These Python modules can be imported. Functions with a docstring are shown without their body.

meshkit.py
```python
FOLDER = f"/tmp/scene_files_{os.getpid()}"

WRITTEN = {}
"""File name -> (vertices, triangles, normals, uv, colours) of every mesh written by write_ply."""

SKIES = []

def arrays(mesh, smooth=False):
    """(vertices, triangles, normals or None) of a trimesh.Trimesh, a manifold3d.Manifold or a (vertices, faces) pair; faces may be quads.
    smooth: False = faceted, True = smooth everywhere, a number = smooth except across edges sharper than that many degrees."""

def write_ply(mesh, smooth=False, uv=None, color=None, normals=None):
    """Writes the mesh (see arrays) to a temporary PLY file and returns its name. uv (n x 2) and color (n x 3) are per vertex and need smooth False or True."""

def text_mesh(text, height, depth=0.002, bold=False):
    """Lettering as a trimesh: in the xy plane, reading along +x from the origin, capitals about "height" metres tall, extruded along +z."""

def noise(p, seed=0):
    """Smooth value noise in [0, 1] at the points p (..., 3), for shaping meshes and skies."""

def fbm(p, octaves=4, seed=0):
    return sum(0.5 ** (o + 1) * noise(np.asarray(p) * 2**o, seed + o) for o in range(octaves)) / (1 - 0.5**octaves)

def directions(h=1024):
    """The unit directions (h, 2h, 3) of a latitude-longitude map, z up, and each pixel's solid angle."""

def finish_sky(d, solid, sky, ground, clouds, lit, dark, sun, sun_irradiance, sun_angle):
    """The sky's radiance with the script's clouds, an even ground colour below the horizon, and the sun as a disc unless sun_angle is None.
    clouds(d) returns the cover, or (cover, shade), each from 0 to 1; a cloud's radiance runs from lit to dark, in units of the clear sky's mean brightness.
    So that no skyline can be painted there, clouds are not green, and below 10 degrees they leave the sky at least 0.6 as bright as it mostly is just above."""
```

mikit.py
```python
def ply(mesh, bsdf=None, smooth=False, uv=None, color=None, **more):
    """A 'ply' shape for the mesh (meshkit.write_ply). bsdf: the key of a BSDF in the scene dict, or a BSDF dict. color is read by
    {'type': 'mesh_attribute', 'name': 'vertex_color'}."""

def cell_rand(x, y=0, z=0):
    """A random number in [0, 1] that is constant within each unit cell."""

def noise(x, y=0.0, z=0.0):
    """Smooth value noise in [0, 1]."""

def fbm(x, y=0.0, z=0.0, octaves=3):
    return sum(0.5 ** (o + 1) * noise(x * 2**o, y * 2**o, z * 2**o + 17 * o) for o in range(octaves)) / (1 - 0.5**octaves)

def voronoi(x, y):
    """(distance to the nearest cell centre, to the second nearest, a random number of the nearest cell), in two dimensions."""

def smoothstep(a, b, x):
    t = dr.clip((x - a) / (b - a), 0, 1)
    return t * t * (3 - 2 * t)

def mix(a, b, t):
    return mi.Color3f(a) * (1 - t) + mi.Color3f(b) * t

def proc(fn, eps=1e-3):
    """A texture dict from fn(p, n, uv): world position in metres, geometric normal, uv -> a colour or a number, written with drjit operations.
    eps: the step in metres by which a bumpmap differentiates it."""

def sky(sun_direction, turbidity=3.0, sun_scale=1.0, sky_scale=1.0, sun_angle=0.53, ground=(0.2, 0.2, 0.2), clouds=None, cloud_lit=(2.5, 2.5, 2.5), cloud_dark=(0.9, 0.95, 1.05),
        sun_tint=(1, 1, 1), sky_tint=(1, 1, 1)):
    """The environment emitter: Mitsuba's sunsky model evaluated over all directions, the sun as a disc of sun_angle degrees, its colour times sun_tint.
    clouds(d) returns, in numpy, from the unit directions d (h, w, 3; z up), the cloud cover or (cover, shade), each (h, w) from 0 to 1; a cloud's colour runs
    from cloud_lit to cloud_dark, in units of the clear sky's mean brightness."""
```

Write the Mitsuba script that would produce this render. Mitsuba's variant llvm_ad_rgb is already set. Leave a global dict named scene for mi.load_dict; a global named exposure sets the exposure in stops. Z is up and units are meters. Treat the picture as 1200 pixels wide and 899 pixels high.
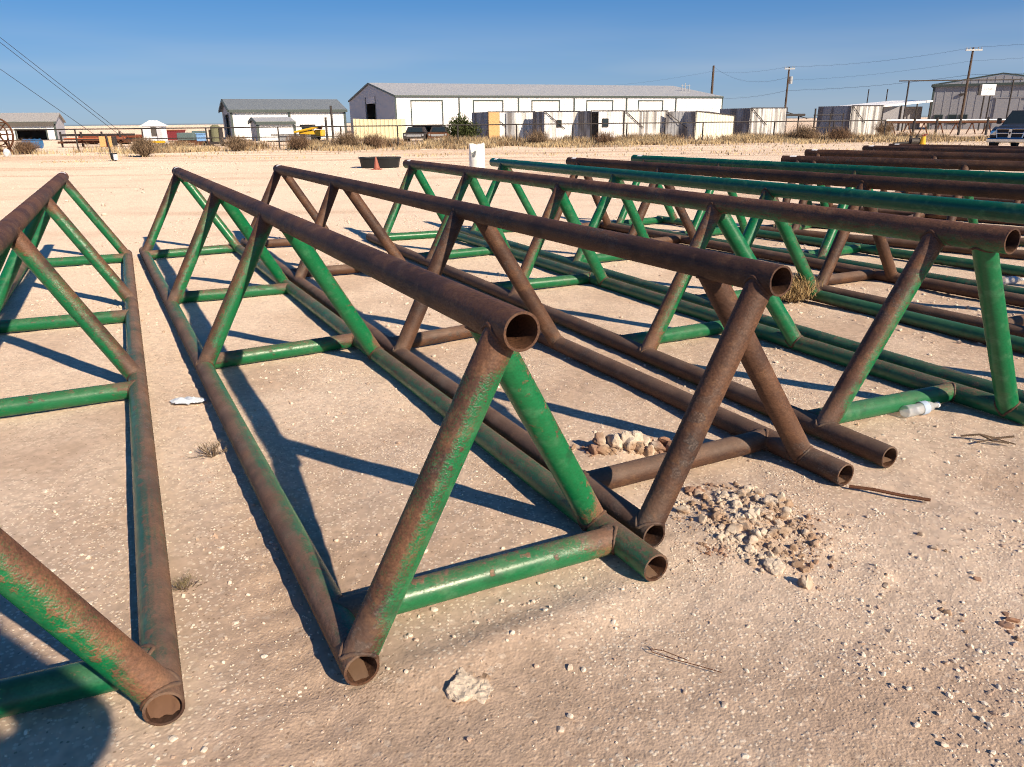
import math
import numpy as np, trimesh, manifold3d as m3
import drjit as dr
import mitsuba as mi
import mikit, meshkit
from shapely.geometry import Polygon, box as sbox
from mikit import fbm as pf, noise as pn, smoothstep as sstep, mix as pmix, voronoi as pvor

T = mi.ScalarTransform4f
rng = np.random.default_rng(7)
PI = math.pi
# ------------------------------------------------------------------ camera, sky, exposure
PITCH, ROLL = math.radians(19.158), math.radians(-0.597)
fw = np.array([0, math.cos(PITCH), -math.sin(PITCH)])
up0 = np.array([0, math.sin(PITCH), math.cos(PITCH)])
upv = -np.array([1., 0, 0]) * math.sin(ROLL) + up0 * math.cos(ROLL)
SUN = (1.13, -1.31, 1.0)


def cloud_cover(d):
    el = np.degrees(np.arcsin(np.clip(d[..., 2], -1, 1)))
    n = meshkit.fbm(np.stack([d[..., 0] * 3, d[..., 1] * 3, d[..., 2] * 26], -1), 4, 3)
    band = np.clip(1 - np.abs(el - 3.2) / 4.0, 0, 1)
    veil = 0.46 * np.clip(1 - el / 11.0, 0, 1) ** 1.7
    return np.clip(veil + 0.12 * band * np.clip((n - 0.42) * 4, 0, 1), 0, 1)


scene = {
    'camera': {'type': 'perspective', 'fov': 68.258, 'fov_axis': 'x', 'near_clip': 0.05, 'far_clip': 6000.0,
               'to_world': T().look_at(origin=[0, 0, 1.6], target=[0, float(fw[1]), 1.6 + float(fw[2])], up=[float(v) for v in upv])},
    'sky': mikit.sky(SUN, turbidity=3.0, sky_scale=0.47, sun_scale=1.25, clouds=cloud_cover, cloud_lit=(3.7, 3.8, 3.9), cloud_dark=(3.0, 3.2, 3.4), sky_tint=(0.40, 1.00, 1.72), sun_tint=(0.97, 1.02, 1.16)),
}
exposure = 2.0
labels = {}

# ------------------------------------------------------------------ helpers
ref = lambda k: {'type': 'ref', 'id': k}


def mat(key, rgb, rough=0.7, metallic=0.0, spec=0.4):
    scene['m_' + key] = {'type': 'twosided', 'b': {'type': 'principled', 'base_color': {'type': 'rgb', 'value': list(rgb)}, 'roughness': rough, 'metallic': metallic, 'specular': spec}}


used = set()


def newkey(name):
    k, i = name, 0
    while k in used:
        i += 1
        k = '%s_%03d' % (name, i)
    used.add(k)
    return k


def obj(name, mesh, m, parent=None, smooth=False, label=None, cat=None, group=None, kind=None, **more):
    k = newkey((parent + '__' if parent else '') + name)
    scene[k] = mikit.ply(mesh, 'm_' + m, smooth, **more)
    note(k, label, cat, group, kind)
    return k


def note(k, label=None, cat=None, group=None, kind=None):
    d = {a: b for a, b in (('label', label), ('category', cat), ('group', group), ('kind', kind)) if b}
    if d:
        labels[k] = d


def thing(name, label, cat, group=None):
    k = newkey(name)
    note(k, label, cat, group)
    return k


cat_ = trimesh.util.concatenate


def bx(x0, x1, y0, y1, z0, z1):
    b = trimesh.creation.box((x1 - x0, y1 - y0, z1 - z0))
    b.apply_translation(((x0 + x1) / 2, (y0 + y1) / 2, (z0 + z1) / 2))
    return b


def rbx(x0, x1, y0, y1, z0, z1, c=0.03):
    pts = []
    for sx in (0, 1):
        for sy in (0, 1):
            for sz in (0, 1):
                p = np.array([(x0, x1)[sx], (y0, y1)[sy], (z0, z1)[sz]], float)
                s = np.array([1 - 2 * sx, 1 - 2 * sy, 1 - 2 * sz]) * c
                for a in range(3):
                    q = p + s
                    q[a] = p[a]
                    pts.append(q)
    return trimesh.convex.convex_hull(np.array(pts))


def cyl(p0, p1, r, n=10, r1=None):
    p0, p1 = np.asarray(p0, float), np.asarray(p1, float)
    d = p1 - p0
    L = np.linalg.norm(d)
    a = d / L
    e = np.array([0, 0, 1.]) if abs(a[2]) < 0.9 else np.array([1., 0, 0])
    x = np.cross(e, a)
    x /= np.linalg.norm(x)
    y = np.cross(a, x)
    t = np.arange(n) * 2 * PI / n
    ring = np.cos(t)[:, None] * x + np.sin(t)[:, None] * y
    r1 = r if r1 is None else r1
    v = np.vstack([p0 + ring * r, p1 + ring * r1, [p0], [p1]])
    i = np.arange(n)
    j = (i + 1) % n
    f = np.vstack([np.stack([i, j, j + n], 1), np.stack([i, j + n, i + n], 1), np.stack([j, i, i * 0 + 2 * n], 1), np.stack([i + n, j + n, i * 0 + 2 * n + 1], 1)])
    return trimesh.Trimesh(v, f, process=False)


def wire_curve(p0, p1, sag, r, n=14):
    t = np.linspace(0, 1, n)[:, None]
    p = np.asarray(p0) * (1 - t) + np.asarray(p1) * t
    p[:, 2] -= (4 * sag * t * (1 - t))[:, 0]
    return cat_([cyl(p[i], p[i + 1], r, 5) for i in range(n - 1)])


def tube_path(p, r, n=6):
    p = np.asarray(p, float)
    return cat_([cyl(p[i], p[i + 1], r, n) for i in range(len(p) - 1)])


def place(mesh, x, y, ang, z=0):
    m = mesh.copy()
    m.apply_transform(trimesh.transformations.translation_matrix((x, y, z)) @ trimesh.transformations.rotation_matrix(ang, (0, 0, 1)))
    return m


# ------------------------------------------------------------------ materials
def ground_color(p, n, uv):
    x, y = p.x, p.y
    big = pf(x * 0.22, y * 0.22, 3.0)
    mid = pf(x * 1.7, y * 1.7, 8.0)
    streak = pf(x * 0.10 + y * 0.03, y * 0.75, 5.0)
    fine = pf(x * 38, y * 38, 1.0)
    d1, d2, w = pvor(x * 55, y * 55)
    c = pmix((0.44, 0.327, 0.242), (0.59, 0.468, 0.362), sstep(0.3, 0.7, mid * 0.5 + big * 0.5))
    far = sstep(5.0, 13.0, y)
    c = pmix(c, mi.Color3f(0.58, 0.465, 0.36), far * 0.7)
    c = pmix(c, mi.Color3f(0.37, 0.25, 0.165), sstep(0.53, 0.75, streak) * sstep(5.0, 16.0, y) * 0.6)
    c = c * (0.80 + 0.42 * fine)
    wob = 0.30 * (pf(x * 120, y * 120, 9.0) - 0.5)
    grain = sstep(0.36, 0.22, d1 + wob) * dr.select(w > 0.66, 1.0, 0.0) * sstep(0.26, 0.50, mid)
    c = pmix(c, mi.Color3f(0.72, 0.62, 0.50), grain * 0.8)
    e1, e2, w2 = pvor(x * 21 + 3.1, y * 21)
    peb = sstep(0.27, 0.17, e1 + wob * 1.3) * dr.select(w2 > 0.80, 1.0, 0.0)
    c = pmix(c, mi.Color3f(0.68, 0.58, 0.47), peb * 0.35)
    dark = sstep(0.30, 0.16, d1) * dr.select(w < 0.06, 1.0, 0.0)
    return pmix(c, mi.Color3f(0.20, 0.13, 0.09), dark * 0.6)


def ground_bump(p, n, uv):
    d1, d2, w = pvor(p.x * 55, p.y * 55)
    return pf(p.x * 170, p.y * 170, 2.0, 4) * 0.55 + pf(p.x * 30, p.y * 30, 4.0) * 0.45 + sstep(0.34, 0.15, d1 + 0.30 * (pf(p.x * 120, p.y * 120, 9.0) - 0.5)) * dr.select(w > 0.66, w, 0.0) * 0.25


scene['m_sand'] = {'type': 'bumpmap', 'arbitrary': mikit.proc(ground_bump, 2e-3), 'scale': 0.0065,
                 'bsdf': {'type': 'twosided', 'b': {'type': 'principled', 'base_color': mikit.proc(ground_color), 'roughness': 0.95, 'specular': 0.15}}}

# pipes: one material; v of uv = pipe number * 16 + length, and these per-pipe tables
TAB = {k: [] for k in ('phi', 'bias', 'amp', 'g', 'rb', 'patch', 'len')}


def pipe_look(phi=0., bias=0., amp=1., g=0., rb=1., patch=0.5):
    """phi: the weathered side (0 = upward), bias: how much of it is rusted, g: hue of the green, rb: brightness of the rust."""
    for k, v in zip(TAB, (phi, bias, amp, g, rb, patch, 0.0)):
        TAB[k].append(float(v))
    return len(TAB['phi']) - 1


def _row(k, uv):
    i = mi.UInt32(dr.clip(dr.floor(uv.y / 16.0), 0, len(TAB['phi']) - 1))
    return dr.gather(mi.Float, mi.Float(TAB[k]), i)


def along(uv):
    """Metres from the pipe's start."""
    return uv.y - dr.floor(uv.y / 16.0) * 16.0 - 1.0


def rust_amount(p, uv):
    ang = (uv.x - 0.5) * 2 * PI
    side = dr.cos(ang - _row('phi', uv)) * _row('amp', uv)
    nz = pf(p.x * 9, p.y * 9, p.z * 9, 4) - 0.5
    bl = pf(p.x * 3.1 + 7, p.y * 3.1, p.z * 3.1 + 2, 3) - 0.5
    fi = pf(p.x * 240, p.y * 240, p.z * 240, 3) - 0.5
    md = pf(p.x * 60, p.y * 60, p.z * 60 + 5, 3) - 0.5
    run = pf(dr.cos(ang) * 5 + dr.floor(uv.y / 16.0) * 3.7, dr.sin(ang) * 5, uv.y * 0.9, 3) - 0.5
    chip = sstep(0.64, 0.70, pf(p.x * 38 + 3, p.y * 38, p.z * 38, 4)) * 0.9
    L, s = _row('len', uv), along(uv)
    burnt = dr.select(L > 0.1, sstep(0.20, 0.10, dr.minimum(s, L - s) + nz * 0.10), 0.0)   # paint burnt off beside the welds
    pa = _row('patch', uv)
    return sstep(-0.50, 0.50, side + _row('bias', uv) + nz * 0.9 * pa + bl * 1.4 * pa + run * 0.7 + md * 0.6 + fi * 1.3 + chip * (0.2 + 0.8 * pa) + burnt * 0.75)


def pipe_color(p, n, uv):
    r = rust_amount(p, uv)
    a = pf(p.x * 5, p.y * 5, p.z * 5 + 9, 3)
    b = pf(p.x * 170 + 3, p.y * 170, p.z * 170, 4)
    c = pf(p.x * 22, p.y * 22 + 4, p.z * 22, 3)
    e = pf(p.x * 2.3 + 5, p.y * 2.3, p.z * 2.3, 2)
    g = _row('g', uv)
    green = pmix((0.004, 0.135, 0.044), (0.006, 0.075, 0.048), dr.clip(g, 0, 1))
    green = pmix(green, mi.Color3f(0.06, 0.19, 0.095), sstep(0.52, 0.80, c) * 0.45 + sstep(0.55, 0.75, e) * 0.2)
    green = pmix(green, mi.Color3f(0.012, 0.045, 0.022), sstep(0.60, 0.80, pf(p.x * 14, p.y * 14, p.z * 14 + 4, 4)) * 0.5)
    green = green * (0.72 + 0.56 * b)
    rust = pmix((0.052, 0.025, 0.017), (0.110, 0.051, 0.027), sstep(0.28, 0.72, a))
    rust = pmix(rust, mi.Color3f(0.175, 0.088, 0.042), sstep(0.50, 0.80, c) * 0.40)
    rust = rust * (0.36 + 1.28 * b)
    scale = sstep(0.50, 0.62, pf(p.x * 30, p.y * 30, p.z * 30, 4)) * sstep(0.50, 0.66, e)      # patches of mill scale
    rust = pmix(rust, pmix((0.032, 0.028, 0.028), (0.13, 0.112, 0.10), sstep(0.45, 0.75, b)), scale * 0.6)
    rust = rust * _row('rb', uv)
    nzd = pf(p.x * 12, p.y * 12, p.z * 12, 3)
    dust = dr.maximum(dr.cos((uv.x - 0.5) * 2 * PI), 0.0) * sstep(0.30, 0.06, p.z) * (0.25 + 0.9 * nzd)
    dust = dust * (0.20 + 0.34 * r) + sstep(0.60, 0.85, nzd) * 0.10
    return pmix(pmix(green, rust, r), mi.Color3f(0.27, 0.195, 0.145), dust)


def pipe_rough(p, n, uv):
    return 0.36 + 0.30 * rust_amount(p, uv) + 0.12 * (pf(p.x * 30, p.y * 30, p.z * 30, 2) - 0.5)


def pipe_bump(p, n, uv):
    return pf(p.x * 90, p.y * 90, p.z * 90, 3) * (0.15 + 0.85 * rust_amount(p, uv)) + 0.9 * rust_amount(p, uv) * 0.25


scene['m_pipe_steel'] = {'type': 'bumpmap', 'arbitrary': mikit.proc(pipe_bump, 1.5e-3), 'scale': 0.0022,
                       'bsdf': {'type': 'twosided', 'b': {'type': 'principled', 'base_color': mikit.proc(pipe_color), 'roughness': mikit.proc(pipe_rough), 'specular': 0.45}}}


def sheet_color(p, n, uv):
    s = p.x * 0.93 + p.y * 0.35
    st = pn(s * 4.3, 1.0, 0.0) * 0.6 + pn(s * 11.0, 7.0, p.z * 0.6) * 0.4
    r = sstep(0.62, 0.85, pf(s * 2.1, p.z * 0.8, 3.0))
    c = pmix((0.66, 0.65, 0.62), (0.27, 0.26, 0.25), sstep(0.38, 0.64, st))
    return pmix(c, mi.Color3f(0.30, 0.20, 0.12), r * 0.35)


def white_sheet(p, n, uv):
    s = p.x * 0.93 + p.y * 0.35
    return pmix((0.78, 0.78, 0.77), (0.48, 0.47, 0.45), sstep(0.46, 0.80, pn(s * 3.3, 2.0, p.z * 0.4)) * 0.8 + 0.2 * pn(s * 9, 1.0, p.z))


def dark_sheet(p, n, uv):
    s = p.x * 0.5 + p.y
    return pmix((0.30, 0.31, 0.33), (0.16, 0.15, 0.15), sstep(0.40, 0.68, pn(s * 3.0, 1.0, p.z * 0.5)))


def rock_color(p, n, uv):
    a = pf(p.x * 11, p.y * 11, p.z * 11)
    b = pf(p.x * 70, p.y * 70, p.z * 70)
    w = pn(p.x * 5.1 + 3, p.y * 5.1, 1.0)
    c = pmix((0.58, 0.49, 0.39), (0.36, 0.25, 0.17), sstep(0.40, 0.64, a))
    c = pmix(c, mi.Color3f(0.27, 0.14, 0.09), sstep(0.55, 0.74, w) * 0.8)
    return c * (0.72 + 0.5 * b)


def gravel_color(p, n, uv):
    w = pn(p.x * 31 + 3, p.y * 31, 1.0)
    c = pmix((0.68, 0.60, 0.50), (0.45, 0.33, 0.25), sstep(0.52, 0.80, w))
    return c * (0.80 + 0.4 * pf(p.x * 90, p.y * 90, p.z * 90))


def pr(key, fn, rough=0.8, spec=0.3, metallic=0.):
    scene['m_' + key] = {'type': 'twosided', 'b': {'type': 'principled', 'base_color': mikit.proc(fn), 'roughness': rough, 'specular': spec, 'metallic': metallic}}


pr('sheet_weathered', sheet_color, 0.55)
pr('sheet_white', white_sheet, 0.5)
pr('sheet_dark', dark_sheet, 0.6)  # darker sheet; on shelter side walls it paints in their shade
pr('rock', rock_color, 0.95, 0.1)
pr('gravel', gravel_color, 0.95, 0.1)
scene['m_vertex_paint'] = {'type': 'twosided', 'b': {'type': 'diffuse', 'reflectance': {'type': 'mesh_attribute', 'name': 'vertex_color'}}}
mat('siding_white', (0.74, 0.74, 0.74), 0.5)
mat('siding_grey', (0.27, 0.27, 0.29), 0.5)  # grey siding; on the shed gables it paints in their shade
mat('siding_shade', (0.42, 0.41, 0.43), 0.5)  # darker copy of the white siding, shade put into its colour
mat('siding_gable', (0.33, 0.33, 0.36), 0.5)  # white siding darkened for the warehouse gable, shade put into the colour
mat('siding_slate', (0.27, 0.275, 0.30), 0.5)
mat('pale_cream', (0.76, 0.73, 0.60), 0.5)
mat('door_white', (0.80, 0.80, 0.78), 0.5)
mat('trim_dark', (0.055, 0.075, 0.070), 0.5)
mat('roof_galv', (0.42, 0.42, 0.41), 0.45, 0.2)
mat('roof_slate', (0.17, 0.19, 0.20), 0.45)
mat('roof_tan', (0.36, 0.34, 0.31), 0.5)
mat('floor_dark', (0.10, 0.09, 0.08), 0.9)
mat('cream', (0.72, 0.65, 0.42), 0.55)
mat('plywood', (0.60, 0.36, 0.16), 0.8)
mat('rust_plain', (0.12, 0.055, 0.032), 0.9, 0, 0.2)
mat('rust_red', (0.21, 0.065, 0.035), 0.85, 0, 0.2)
mat('dark_steel', (0.045, 0.038, 0.035), 0.6)
mat('wood_pole', (0.10, 0.068, 0.048), 0.9)
mat('galv', (0.48, 0.48, 0.47), 0.4, 0.5)
mat('black_plastic', (0.018, 0.019, 0.020), 0.45)
mat('white_plastic', (0.78, 0.77, 0.71), 0.42)
mat('paint_white', (0.80, 0.80, 0.80), 0.55)
mat('cone_orange', (0.36, 0.115, 0.075), 0.6)
mat('yellow', (0.72, 0.42, 0.03), 0.45)
mat('yellow_tan', (0.66, 0.42, 0.17), 0.6)
mat('red', (0.20, 0.03, 0.035), 0.5)
mat('orange_red', (0.42, 0.13, 0.06), 0.6)
mat('blue', (0.03, 0.16, 0.36), 0.5)
mat('light_blue', (0.20, 0.38, 0.66), 0.5)
mat('wrapper_blue', (0.42, 0.52, 0.66), 0.4)
mat('teal_grey', (0.11, 0.16, 0.16), 0.6)
mat('olive', (0.17, 0.17, 0.10), 0.8)
mat('truck_blue', (0.022, 0.026, 0.034), 0.38, 0.0, 0.5)
mat('chrome', (0.62, 0.62, 0.62), 0.18, 1.0)
mat('rubber', (0.02, 0.02, 0.02), 0.8)
mat('dark_glass', (0.02, 0.03, 0.035), 0.08, 0, 0.6)
mat('wire', (0.03, 0.03, 0.035), 0.6)
mat('jacket', (0.05, 0.06, 0.09), 0.9)
mat('denim', (0.05, 0.07, 0.13), 0.9)
mat('skin', (0.48, 0.28, 0.19), 0.55)
mat('cap', (0.06, 0.06, 0.06), 0.8)
mat('bark', (0.13, 0.09, 0.06), 0.9)
mat('rust_dirt', (0.15, 0.085, 0.055), 0.95, 0, 0.1)
mat('dirt_plain', (0.30, 0.21, 0.15), 0.95, 0, 0.1)
mat('dirt_rust', (0.19, 0.12, 0.08), 0.95, 0, 0.1)
scene['m_clear_plastic'] = {'type': 'blendbsdf', 'weight': 0.35, 'a': {'type': 'thindielectric', 'int_ior': 1.4}, 'b': {'type': 'twosided', 'b': {'type': 'diffuse', 'reflectance': {'type': 'rgb', 'value': [0.75, 0.77, 0.8]}}}}
scene['m_film_plastic'] = {'type': 'twosided', 'b': {'type': 'principled', 'base_color': {'type': 'rgb', 'value': [0.62, 0.68, 0.74]}, 'roughness': 0.15, 'specular': 0.6}}

# ------------------------------------------------------------------ ground


def grid(core0, core1, step, lo, hi, grow=1.045):
    c = list(np.arange(core0, core1 + 1e-9, step))
    s, x = step, core1
    while x < hi:
        s *= grow
        x += s
        c.append(x)
    s, x, l = step, core0, []
    while x > lo:
        s *= grow
        x -= s
        l.append(x)
    return np.array(l[::-1] + c)


def ground_z(x, y):
    p = np.stack([x, y, x * 0], -1)
    near = 1 / (1 + (np.hypot(x, y - 3) / 40) ** 2)
    z = (meshkit.fbm(p * 1.3, 3, 1) - 0.5) * 0.030 * near
    z += (meshkit.fbm(p * 7.0, 3, 5) - 0.5) * 0.016 * np.exp(-(np.hypot(x, y - 3) / 9) ** 2)
    z += (meshkit.fbm(p * 0.07, 3, 9) - 0.5) * 0.10 * np.clip((np.hypot(x, y) - 12) / 15, 0, 1) * np.clip(1.2 - np.hypot(x, y) / 200, 0, 1)
    cl = np.clip((meshkit.fbm(p * 3.1, 3, 15) - 0.62) * 6, 0, 1) * np.exp(-((x - 1.5) / 0.55) ** 2 - ((y - 2.5) / 0.6) ** 2)
    z += cl * 0.03
    # the heap of broken rock, and sand drifted against the near cross bar
    hp = np.exp(-((x - 0.98) / 0.24) ** 2 - ((y - 2.80) / 0.24) ** 2)
    z += hp * (0.055 + 0.05 * (meshkit.fbm(p * 9.0, 3, 21) - 0.5))
    z += 0.055 * np.exp(-((x - 0.60) / 0.17) ** 2 - ((y - 3.54) / 0.08) ** 2)
    u, v = (x + 0.45) * 0.88 + (y - 1.72) * 0.47, -(x + 0.45) * 0.47 + (y - 1.72) * 0.88
    z += 0.030 * np.exp(-((v - 0.10) / 0.09) ** 2) * np.clip(u * 4, 0, 1) * np.clip((1.15 - u) * 4, 0, 1)
    # old wheel ruts between the left frames
    s = (x + 1.10) * 0.89 + (y - 2.6) * 0.45
    z -= 0.012 * np.exp(-((s - 0.10) / 0.08) ** 2) + 0.004 * np.sin((-(x) * 0.45 + y * 0.89) * 40) * np.exp(-((s - 0.10) / 0.10) ** 2)
    return z - 0.008


gx, gy = grid(-2.4, 3.2, 0.022, -1600, 1600), grid(0.9, 6.0, 0.022, -400, 3000)
X, Y = np.meshgrid(gx, gy, indexing='ij')
gv = np.stack([X, Y, ground_z(X, Y)], -1).reshape(-1, 3)
ii = np.arange(len(gx) * len(gy)).reshape(X.shape)
gf = np.stack([ii[:-1, :-1], ii[1:, :-1], ii[1:, 1:], ii[:-1, 1:]], -1).reshape(-1, 4)
obj('ground', (gv, gf), 'sand', smooth=True, uv=gv[:, :2], kind='structure', label='bare sandy yard strewn with pale gravel')


def rock_mesh(r, seed, sub=2, rough=0.5, flat=0.7):
    m = trimesh.creation.icosphere(subdivisions=sub, radius=1.0)
    v = np.array(m.vertices)
    R = np.random.default_rng(seed)
    o = R.uniform(0, 50, 3)
    v *= (1 + rough * (meshkit.fbm(v * 1.3 + o, 3, seed % 97) - 0.5) * 1.9)[:, None]
    for _ in range(5):  # broken faces
        d = R.normal(size=3)
        d /= np.linalg.norm(d)
        lim = R.uniform(0.42, 0.80)
        k = np.maximum(v @ d - lim, 0)
        v -= k[:, None] * d * 0.9
    v *= np.array([1, R.uniform(0.65, 1.0), R.uniform(flat * 0.8, flat * 1.1)]) * r
    a = R.uniform(0, 2 * PI)
    v = v @ np.array([[math.cos(a), -math.sin(a), 0], [math.sin(a), math.cos(a), 0], [0, 0, 1]]).T
    return trimesh.Trimesh(v, m.faces, process=False)


def scatter(n, sub, x0, x1, y0, y1, rlo, rhi, power, seed, clump=2.0, cut=0.42):
    R = np.random.default_rng(seed)
    base = [rock_mesh(1.0, 900 + seed * 10 + k, sub, 0.6, 0.75) for k in range(8)]
    px, py = R.uniform(x0, x1, n * 3), R.uniform(y0, y1, n * 3)
    d = meshkit.fbm(np.stack([px * clump, py * clump, px * 0 + seed], -1), 3, seed)
    ok = R.uniform(0, 1, n * 3) < np.clip((d - cut) * 5, 0.06, 1)
    px, py = px[ok][:n], py[ok][:n]
    r = rlo * (rhi / rlo) ** (R.uniform(0, 1, len(px)) ** power)
    z = ground_z(px, py)
    vs, fs, at = [], [], 0
    for k in range(len(px)):
        b = base[k % 8]
        a = R.uniform(0, 2 * PI)
        c, s = math.cos(a), math.sin(a)
        v = np.array(b.vertices) @ np.array([[c, -s, 0], [s, c, 0], [0, 0, 1]]).T * r[k]
        vs.append(v + [px[k], py[k], z[k] + r[k] * R.uniform(-0.15, 0.35)])
        fs.append(b.faces + at)
        at += len(v)
    return trimesh.Trimesh(np.vstack(vs), np.vstack(fs), process=False)


gravel = cat_([scatter(20000, 0, -2.2, 3.4, 1.0, 5.5, 0.0015, 0.0060, 1.7, 1, 2.0, 0.30),
               scatter(4200, 1, -2.2, 3.4, 1.0, 5.0, 0.003, 0.013, 3.0, 2, 2.0, 0.33),
               scatter(900, 0, 0.55, 1.4, 2.35, 3.25, 0.002, 0.008, 1.5, 3, 4.0, 0.40),
               scatter(1100, 0, 1.0, 2.2, 1.5, 2.9, 0.003, 0.012, 1.5, 4, 3.0, 0.38),
               scatter(6500, 0, -6, 9, 5.0, 14, 0.007, 0.024, 2.2, 5, 1.0),
               scatter(1600, 0, -22, 26, 13, 40, 0.02, 0.06, 2.0, 6, 0.3)])
rub = scatter(2600, 1, 0.66, 1.34, 2.44, 3.16, 0.003, 0.012, 1.5, 8, 7.0, 0.40)
rk_ = np.repeat(np.hypot((np.array(rub.vertices)[::42, 0] - 0.98) / 0.33, (np.array(rub.vertices)[::42, 1] - 2.80) / 0.33) < 0.75 + 0.35 * rng.uniform(0, 1, len(rub.vertices) // 42), 80)
rub2 = scatter(420, 1, 0.36, 0.86, 3.46, 3.64, 0.004, 0.016, 1.5, 9, 6.0, 0.30)
obj('rubble', cat_([trimesh.Trimesh(rub.vertices, rub.faces[rk_], process=False), rub2]), 'rock', kind='stuff', label='broken rubble and clods filling the rock heaps')
obj('gravel', gravel, 'gravel', smooth=False, kind='stuff', label='pale caliche gravel scattered over the sandy yard')

# ------------------------------------------------------------------ pipes


def frame(p0, p1):
    a = (p1 - p0) / np.linalg.norm(p1 - p0)
    e1 = np.array([0, 0, 1.]) - a[2] * a
    e1 /= np.linalg.norm(e1)
    return a, e1, np.cross(a, e1)


def to_cyl(p, d, q, w, R):
    """t at which p + t d meets the cylinder of radius R about q + s w, on the side nearer to p."""
    dp, dd = p - q, d - (d @ w) * w
    dp = dp - (dp @ w)[:, None] * w
    A, B, C = dd @ dd, dp @ dd, (dp * dp).sum(1) - R * R
    disc = np.maximum(B * B - A * C, 0)
    return (-B - np.sqrt(disc)) / A


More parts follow.
